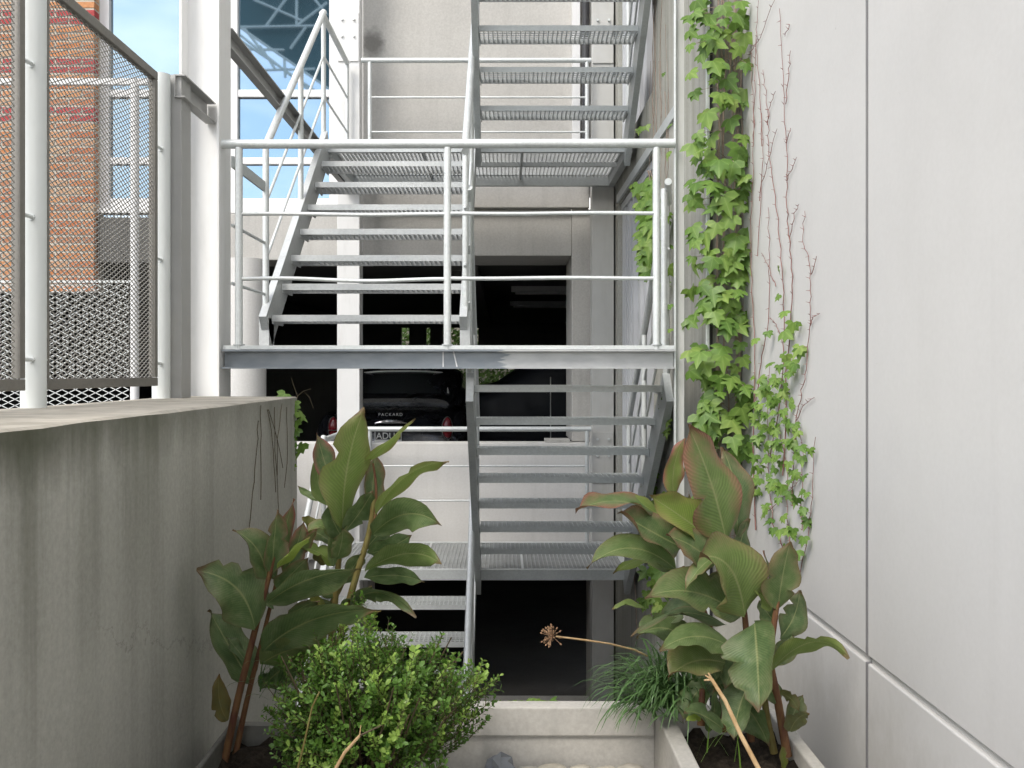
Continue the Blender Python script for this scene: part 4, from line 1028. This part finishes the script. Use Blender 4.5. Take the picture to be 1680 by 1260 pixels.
for q in range(1350):
    z = rr.uniform(-.55, 1); th = rr.uniform(0, 2*math.pi); k = math.sqrt(max(0, 1-z*z))
    dr = Vector((k*math.cos(th), k*math.sin(th), z))
    lump = .78 + .15*math.sin(3*th + 2*z) + .13*math.sin(5*z + 2*th) + .06*math.sin(9*th+4*z)
    r1 = lump + rr.uniform(-.30, .16) + (.18 if rr.random() < .06 else 0)
    end = ctr + Vector((dr.x*rad.x, dr.y*rad.y, dr.z*rad.z))*r1
    gd = (Vector((dr.x*.9, dr.y*.9, dr.z*.5 + .75)) + Vector((rr.gauss(0, .3), rr.gauss(0, .3), rr.gauss(0, .2)))).normalized()
    L = rr.uniform(.05, .12); st = end - gd*L
    tw.tube([st, end], [.0016, .0008], 4, False)
    n = rr.randint(6, 9); sz = rr.uniform(.8, 1.45)
    tgt = yo if (rr.random() < .34 and r1 > .72 and dr.z > -.1) else fo
    for j in range(n):
        p = st + gd*(L*(j+1)/n); ang = j*1.57 + rr.uniform(-.4, .4)
        o1 = gd.orthogonal().normalized(); o2 = gd.cross(o1)
        for s in (0, math.pi):
            sd_ = o1*math.cos(ang+s) + o2*math.sin(ang+s)
            small_leaf(tgt, p, sd_*.85 + gd*rr.uniform(.3, .9), gd*.8 - sd_*.3 + Vector((rr.gauss(0, .3), rr.gauss(0, .3), .3)), rr.uniform(.009, .016)*sz*(1.1 if tgt is yo else 1))
for q in range(26):
    th = rr.uniform(0, 6.28); z = rr.uniform(.2, 1); e = ctr + Vector((rad.x*math.cos(th)*.8, rad.y*math.sin(th)*.8, rad.z*z*.7))
    b = Vector((-.37 + rr.uniform(-.04, .04), 2.56 + rr.uniform(-.04, .04), -1.18)); mdl = (b+e)/2 + Vector((rr.uniform(-.03, .03), rr.uniform(-.03, .03), -.04))
    tw.tube([b, mdl, e], [.006, .004, .002], 5, False)
M_young = leafmat('young_box_leaf', [(.2, (.13, .25, .035)), (.5, (.22, .37, .06)), (.75, (.31, .46, .10))], .32, .3, 22)
fo.build('foliage', M_box, sh, kind='stuff', smooth=False); yo.build('young_shoots', M_young, sh, kind='stuff'); tw.build('branches', M_twig, sh)

# ------------------------------------------------------------------ grass tuft over the kerb
gt = thing('grass_tuft', 'dark green strappy grass tuft spilling over the right planter kerb', 'grass', P(1105, 1130, 2.84))
gm = MB(); rr = random.Random(9)
def blade(mb, b, d, L, w, droop, seg=7):
    n = len(mb.v); d = d.normalized(); side = d.cross(Vector((0, 0, 1))).normalized(); p = Vector(b)
    for i in range(seg+1):
        q = i/seg; ww = w*(1-q**2.2)*.5 + .0003
        mb.v += [tuple(p - side*ww), tuple(p + side*ww)]
        dd = Vector((d.x, d.y, d.z - droop*q*q*2.2 - droop*.4*q)); p = p + dd.normalized()*(L/seg)
    for i in range(seg): a = n+2*i; mb.f.append((a, a+1, a+3, a+2))
for q in range(300):
    b = P(rr.gauss(1108, 24), 1128, rr.gauss(2.86, .04)); b.z = -1.04 + rr.uniform(-.02, .02)
    th = rr.gauss(math.pi + .1, .8); el = rr.uniform(.5, 1.35)
    blade(gm, b, Vector((math.cos(th)*math.cos(el), math.sin(th)*math.cos(el)*.8 - .15, math.sin(el))), rr.uniform(.17, .30), rr.uniform(.006, .011), rr.uniform(.5, 1.0))
gm.build('blades', M_grass, gt, kind='stuff')
g2 = thing('grass_wisps', 'few thin bright grass blades on the soil of the right planter', 'grass', P(1160, 1240, 2.6))
gm = MB()
for x, y, dx, L in ((1140, 1250, .3, .10), (1160, 1235, .05, .09), (1150, 1250, .5, .13), (1215, 1262, -.1, .10), (1195, 1240, -.6, .10), (1172, 1225, .6, .09), (1205, 1250, .1, .12)):
    b = P(x, y, 2.58); blade(gm, b, Vector((dx, -.1, 1)), L, .005, .3)
gm.build('blades', leafmat('bright_blade', [(.2, (.10, .2, .03)), (.8, (.2, .33, .06))], .4, .3), g2, kind='stuff')
g3_ = thing('grass_wisps', 'faint grass blades between the left canna stem and the shrub', 'grass', P(440, 1130, 2.75))
gm = MB()
for q in range(26): blade(gm, P(rr.uniform(425, 465), rr.uniform(1110, 1150), 2.72), Vector((rr.uniform(-.4, 1), -.2, rr.uniform(.3, 1))), rr.uniform(.08, .15), .004, .6)
gm.build('blades', M_grass, g3_, kind='stuff')
# ------------------------------------------------------------------ dry stalks and seed head
sd = thing('dry_seed_head', 'dried brown flower head on a straw stalk against the dark doorway', 'seed head', P(1030, 1065, 2.84))
MB().tube([P(1062, 1076, 2.90), P(1040, 1066, 2.88), P(1000, 1056, 2.8), P(960, 1050, 2.75), P(912, 1044, 2.72)], [.0035, .0035, .003, .003, .0025], 6).build('stalk', M_straw, sd, smooth=True)
hd_ = MB(); rr = random.Random(4); hc = P(906, 1044, 2.72)
for q in range(46):
    d = Vector((rr.gauss(-.5, .8), rr.gauss(0, .8), rr.gauss(0, .9))).normalized(); L = rr.uniform(.018, .034)
    hd_.tube([hc, hc + d*L], [.0008, .0008], 4); hd_.tube([hc + d*L, hc + d*(L+.006)], [.0032, .001], 5)
hd_.build('flower_head', bark('dry_flower', (.20, .11, .06), (.34, .22, .13)), sd)
def stick(name, label, pts, rs, mat):
    t = thing(name, label, 'stalk', P(*pts[0])); MB().tube([P(*p) for p in pts], rs, 8).build('stalk', mat, t, smooth=True); return t
st = stick('dry_stalk', 'pale straw-coloured cut stalk leaning in the right planter', [(1252, 1275, 2.42), (1215, 1205, 2.46), (1190, 1150, 2.5), (1168, 1115, 2.52)], [.0068, .006, .0055, .005], M_straw)
mb = MB()
for x, y in ((1157, 1108), (1162, 1104), (1155, 1116)): mb.tube([P(1168, 1115, 2.52), P(x, y, 2.52)], [.004, .002], 6)
mb.build('split_end', M_straw, st, smooth=True)
stick('dry_stalk', 'thin greenish stalk rising in front of the shrub at bottom left', [(485, 1275, 2.26), (500, 1215, 2.27), (512, 1160, 2.28), (524, 1135, 2.29)], [.0028, .0026, .0024, .002], M_cgreen)
s3 = stick('dry_stalk', 'forked straw twig poking out of the shrub at the bottom', [(543, 1275, 2.2), (565, 1235, 2.21), (590, 1207, 2.22)], [.0045, .004, .0035], M_straw)
MB().tube([P(590, 1207, 2.22), P(626, 1190, 2.24)], [.003, .002], 6).build('fork', M_twig, s3, smooth=True)
MB().tube([P(590, 1207, 2.22), P(592, 1190, 2.22)], [.002, .0012], 6).build('fork', M_straw, s3, smooth=True)

# ------------------------------------------------------------------ climbers
OUT = [(0, 0), (.20, .14), (.46, .10), (.60, -.16), (.40, -.24), (.42, -.56), (.20, -.52), (0, -.98)]
def ivy_mesh(sd):
    r_ = random.Random(sd); m = MB()
    pts = [(x*(1+r_.uniform(-.1, .1)), y*(1+r_.uniform(-.08, .08))) for x, y in OUT]
    full = pts + [(-x*(1+r_.uniform(-.1, .1)), y*(1+r_.uniform(-.06, .06))) for x, y in reversed(pts[1:-1])]
    m.v = [(0, -.34, .0)] + [(x, y, -.22*abs(x) - .12*y*y) for x, y in full]
    n = len(full); m.f = [(0, 1+(i+1) % n, 1+i) for i in range(n)]
    me_ = m.mesh('ivy_leaf', M_ivy, smooth=True); return me_
IV = [ivy_mesh(i) for i in range(4)]
def put_leaf(t, p, size, yaw, tilt, roll, r_):
    M_ = Matrix.Rotation(yaw, 3, 'Z') @ Matrix.Rotation(R(90) + tilt, 3, 'X') @ Matrix.Rotation(roll, 3, 'Z')
    return place('leaf', r_.choice(IV), t, p, M_.to_euler(), size)
def wpt(x, y, off=0.008):        # on the right panel wall
    X = 1.12 - off; return P(x, y, X*F/(x-CX))
def spt(x, y, off=.012):         # on the stairwell side wall
    X = .95 - off; return P(x, y, X*F/(x-CX))
def lpt(x, y, off=.006):         # on the left wall
    X = .949 - off; return P(x, y, X*F/(CX-x))
iv = thing('ivy_climber', 'dense bright green ivy column climbing the corner of the right wall', 'ivy', P(1200, 1000, 4.22))
rr = random.Random(77); sm = MB()
for q in range(12):
    x = rr.uniform(1178, 1224); pts = []
    for y in range(-60, 1010, 45):
        x += rr.gauss(0, 2.2); x = min(max(x, 1176), 1226); pts.append(P(x, y, 4.27))
    sm.tube(pts, [rr.uniform(.002, .005)]*len(pts), 5)
dens = [(0, 60, 18), (60, 180, 22), (180, 350, 46), (350, 430, 24), (430, 560, 40), (560, 700, 46), (700, 760, 20), (760, 900, 14)]
for ya, yb, n in dens:
    for q in range(n):
        u = rr.random(); y = rr.uniform(ya, yb)
        lo, hi = 1126, 1228 + max(0, (y-520)*.05)
        x = lo + (hi-lo)*u; d = 4.22 - rr.uniform(.0, .13) - .06*(1-abs(u-.5)*2)
        left = u < .42
        if left: d += rr.uniform(0, .12)
        size = rr.choice((rr.uniform(.04, .07), rr.uniform(.065, .11), rr.uniform(.065, .11)))
        yaw = rr.gauss(-.75 if left else -.15, .35); tilt = rr.gauss(-.42, .30); roll = rr.gauss(.45 if left else 0, .4)
        p = P(x, y, d); put_leaf(iv, p, size, yaw, tilt, roll, rr)
        if rr.random() < .45:
            e = P(rr.uniform(1182, 1222), y + rr.uniform(0, 20), 4.25); sm.tube([p, (p+e)/2 + Vector((0, -.02, .02)), e], .0013, 4, False)
sm.build('stems', M_vine, iv, smooth=True)
pc_ = thing('cable_pipe', 'slim pale pipe half hidden behind the ivy at the wall corner', 'pipe', (.955, 4.28, FLOOR))
MB().box(.945, .962, 4.262, 4.279, FLOOR, 6.5).build('pipe', M_galv, pc_, bevel=.003)
MB().box(.963, .980, 4.282, 4.298, FLOOR, 6.5).build('dark_strip', M_black, pc_)  # black strip beside the pipe

rv = thing('creeper_vine', 'bare reddish creeper stems with few leaves on the right panel wall', 'vine', wpt(1300, 1000))
sm = MB()
ST = [[(1280, 14), (1284, 114), (1286, 186), (1291, 257), (1291, 340), (1296, 397), (1300, 468), (1297, 540), (1289, 611), (1289, 700), (1284, 780)],
      [(1297, 83), (1294, 120), (1289, 171)], [(1251, 114), (1257, 157), (1261, 214), (1261, 257), (1269, 300), (1276, 360), (1283, 440), (1286, 540), (1286, 597), (1276, 680), (1262, 760)],
      [(1270, 0), (1249, 57), (1236, 78), (1230, 90)], [(1234, 86), (1236, 200), (1236, 286), (1232, 360), (1233, 460), (1238, 560), (1238, 690)],
      [(1274, 211), (1264, 251), (1250, 300), (1243, 420)], [(1320, 346), (1317, 397), (1329, 426), (1330, 477), (1329, 526), (1323, 597), (1317, 640), (1307, 683), (1302, 760), (1300, 830)],
      [(1339, 420), (1331, 450)], [(1346, 514), (1334, 520), (1329, 535)], [(1260, 340), (1263, 426), (1261, 526), (1249, 597), (1236, 683), (1235, 760), (1240, 870)],
      [(1337, 717), (1332, 817), (1326, 880), (1312, 945)], [(1335, 652), (1318, 665), (1306, 690)], [(1311, 335), (1303, 350), (1296, 397)], [(1308, 258), (1296, 282), (1291, 300)],
      [(1243, 0), (1241, 60), (1238, 150), (1236, 240)], [(1250, 185), (1252, 260), (1246, 330)], [(1272, 150), (1262, 180), (1259, 205)], [(1250, 415), (1262, 440), (1273, 470)],
      [(1262, 520), (1275, 535), (1283, 560)], [(1262, 600), (1258, 680), (1262, 790), (1268, 860), (1285, 900)], [(1310, 690), (1318, 750), (1314, 820), (1316, 870)], [(1288, 60), (1295, 40)],
      [(1297, 210), (1290, 235)], [(1278, 700), (1290, 760), (1292, 850), (1298, 910)], [(1320, 780), (1300, 800), (1270, 830), (1250, 850)], [(1240, 60), (1246, 140), (1250, 240)]]
for s_ in ST:
    pts = []
    for (xa, ya), (xb, yb) in zip(s_[:-1], s_[1:]):
        for k in range(5): q = k/5; pts.append(wpt(xa+(xb-xa)*q + rr.gauss(0, .9), ya+(yb-ya)*q))
    pts.append(wpt(*s_[-1])); r0 = rr.uniform(.0020, .0034) if len(s_) > 4 else .0018
    n = len(pts); sm.tube(pts, [.0010 + (r0-.0010)*i/(n-1) for i in range(n)], 6)
    for p in pts[1::2]:
        sm.tube([p, p + Vector((-.012, rr.uniform(-.012, .012), rr.uniform(-.004, .012)))], [.0016, .0006], 4, False)
sm.build('stems', M_redvine, rv, smooth=True)
for x, y, s in [(1278, 435, .05), (1276, 480, .045), (1290, 515, .05), (1302, 525, .05), (1280, 545, .065), (1298, 535, .045), (1305, 568, .06), (1312, 575, .05), (1298, 590, .06), (1310, 600, .05), (1294, 610, .05), (1290, 585, .05), (1262, 595, .045), (1275, 600, .045), (1270, 622, .05), (1262, 640, .05), (1268, 655, .055), (1256, 682, .06), (1275, 672, .06), (1286, 630, .045), (1300, 690, .045), (1270, 700, .05), (1250, 700, .055), (1290, 720, .05), (1312, 735, .05), (1280, 745, .055), (1300, 760, .05), (1262, 750, .05), (1318, 780, .045), (1288, 795, .05), (1270, 800, .045), (1302, 820, .05), (1316, 830, .045), (1284, 842, .05), (1298, 868, .05), (1312, 880, .05), (1276, 870, .055), (1302, 905, .06), (1255, 830, .05), (1310, 700, .045), (1260, 545, .04), (1245, 720, .06), (1238, 770, .06), (1325, 740, .04)]:
    put_leaf(rv, wpt(x + rr.gauss(0, 3), y + rr.gauss(0, 3), .03), s*rr.uniform(.8, 1.1), rr.gauss(-1.0, .4), rr.gauss(-.35, .3), rr.gauss(0, .5), rr)

for q in range(95):
    y = rr.triangular(540, 915, 760); x = rr.uniform(1236, 1290 + (y-540)*.13)
    put_leaf(rv, wpt(x, y, rr.uniform(.01, .04)), rr.uniform(.028, .055), rr.gauss(-1.0, .4), rr.gauss(-.35, .3), rr.gauss(0, .6), rr)
dv = thing('dry_creeper', 'fine dry brown creeper stems on the side wall behind the right column', 'vine', spt(1075, 600))
sm = MB()
for q in range(13):
    x = rr.uniform(1066, 1098); pts = []; yt = rr.choice((-40, -40, 40, 100, 150))
    for y in range(yt, rr.choice((330, 420, 560)), 30):
        x += rr.gauss(0, 1.5); x = 1082 + (x-1082)*.97; pts.append(spt(x, y))
    if len(pts) > 2: sm.tube(pts, rr.uniform(.0012, .0022), 5)
sm.build('stems', M_vine, dv, smooth=True)
for x, y, s in ((1053, 208, .05), (1060, 206, .05), (1048, 212, .045), (1088, 120, .03), (1098, 205, .04), (1096, 250, .05), (1090, 360, .09), (1092, 400, .09), (1096, 440, .08), (1088, 465, .07), (1094, 350, .06), (1098, 500, .06), (1097, 540, .06), (1096, 650, .08), (1090, 660, .07), (1096, 690, .06), (1092, 705, .06), (1092, 810, .06), (1098, 800, .05)):
    put_leaf(dv, spt(x, y, .05), s, rr.gauss(-.7, .4), rr.gauss(-.4, .3), rr.gauss(0, .4), rr)
dl = thing('ivy_clump', 'green ivy clump hanging over the aluminium doors behind the railing', 'ivy', spt(1062, 460, .02))
sm = MB()
for q in range(5): sm.tube([spt(rr.uniform(1058, 1078), y, .02) for y in range(280, 480, 30)], .003, 5)
sm.build('stems', M_vine, dl, smooth=True)
for q in range(46):
    y = rr.triangular(285, 460, 320); x = rr.uniform(1046 + max(0, (y-330)*.08), 1074)
    put_leaf(dl, spt(x, y, rr.uniform(.03, .12)), rr.uniform(.07, .12), rr.gauss(-.5, .4), rr.gauss(-.4, .3), rr.gauss(.1, .4), rr)
lo_ = thing('ivy_clump', 'low ivy growing up the side wall behind the right canna', 'ivy', spt(1065, 1050, .02))
MB().tube([spt(1042 + rr.gauss(0, 2), y, .02) for y in range(900, 1060, 20)], .004, 5).build('stem', M_vine, lo_, smooth=True)
MB().tube([spt(1068 + rr.gauss(0, 1.5), y, .02) for y in range(790, 1050, 20)], .004, 5).build('stem', M_vine, lo_, smooth=True)
for q in range(34):
    x, y = rr.uniform(1050, 1090), rr.uniform(880, 1030); put_leaf(lo_, spt(x, y, rr.uniform(.02, .08)), rr.uniform(.06, .1), rr.gauss(-.5, .4), rr.gauss(-.4, .3), rr.gauss(0, .4), rr)
for q in range(14): put_leaf(lo_, spt(rr.uniform(1052, 1075), rr.uniform(775, 850), .04), rr.uniform(.05, .08), rr.gauss(-.5, .4), rr.gauss(-.4, .3), rr.gauss(0, .4), rr)
le = thing('creeper_vine', 'dark creeper stems with few leaves at the end of the left wall', 'vine', lpt(470, 700))
sm = MB()
for s_ in ([(424, 690), (420, 750), (412, 830), (404, 905)], [(428, 665), (428, 730), (429, 850)], [(440, 672), (448, 740), (455, 830)], [(450, 668), (452, 740), (458, 850), (452, 900)], [(462, 662), (456, 720), (454, 800)], [(470, 668), (472, 740), (465, 820)], [(440, 672), (450, 700), (470, 790)]):
    pts = []
    for (xa, ya), (xb, yb) in zip(s_[:-1], s_[1:]):
        for k in range(4): q = k/4; pts.append(lpt(xa+(xb-xa)*q + rr.gauss(0, .6), ya+(yb-ya)*q))
    MB().tube(pts, .0016, 5).build('stem', M_twig, le, smooth=True)
sm.tube([P(482, 670, 4.17), P(488, 650, 4.22), P(497, 642, 4.3), P(510, 638, 4.35)], .0016, 5); sm.tube([P(488, 650, 4.22), P(483, 636, 4.24), P(478, 620, 4.25)], .0014, 5); sm.tube([P(497, 642, 4.3), P(508, 652, 4.3), P(514, 670, 4.3)], .0014, 5)
sm.build('stems', M_twig, le, smooth=True)
for x, y, s in ((468, 646, .075), (480, 662, .06), (490, 676, .07), (484, 704, .06), (478, 716, .055), (496, 728, .08), (476, 740, .06), (470, 690, .05), (474, 655, .05), (486, 690, .055), (478, 762, .05), (482, 725, .05)):
    put_leaf(le, P(x, y, 4.16), s, rr.gauss(0, .4), rr.gauss(-.4, .3), rr.gauss(0, .5), rr)
lp = thing('ground_ivy', 'small green leaves peeping over the cross wall by the dark doorway', 'ivy', P(860, 1150, 3.1))
for x, y, s in ((838, 1154, .05), (850, 1152, .06), (862, 1154, .05), (878, 1153, .05), (888, 1150, .06), (900, 1151, .055), (912, 1154, .05), (930, 1155, .045), (820, 1157, .03)):
    put_leaf(lp, P(x, y, 3.1), s, rr.gauss(0, .8), rr.gauss(-1.1, .3), rr.gauss(0, 1.5), rr)
MB().tube([P(800, 1175, 3.1), P(860, 1165, 3.1), P(935, 1172, 3.1)], .004, 5).build('stems', M_vine, lp)
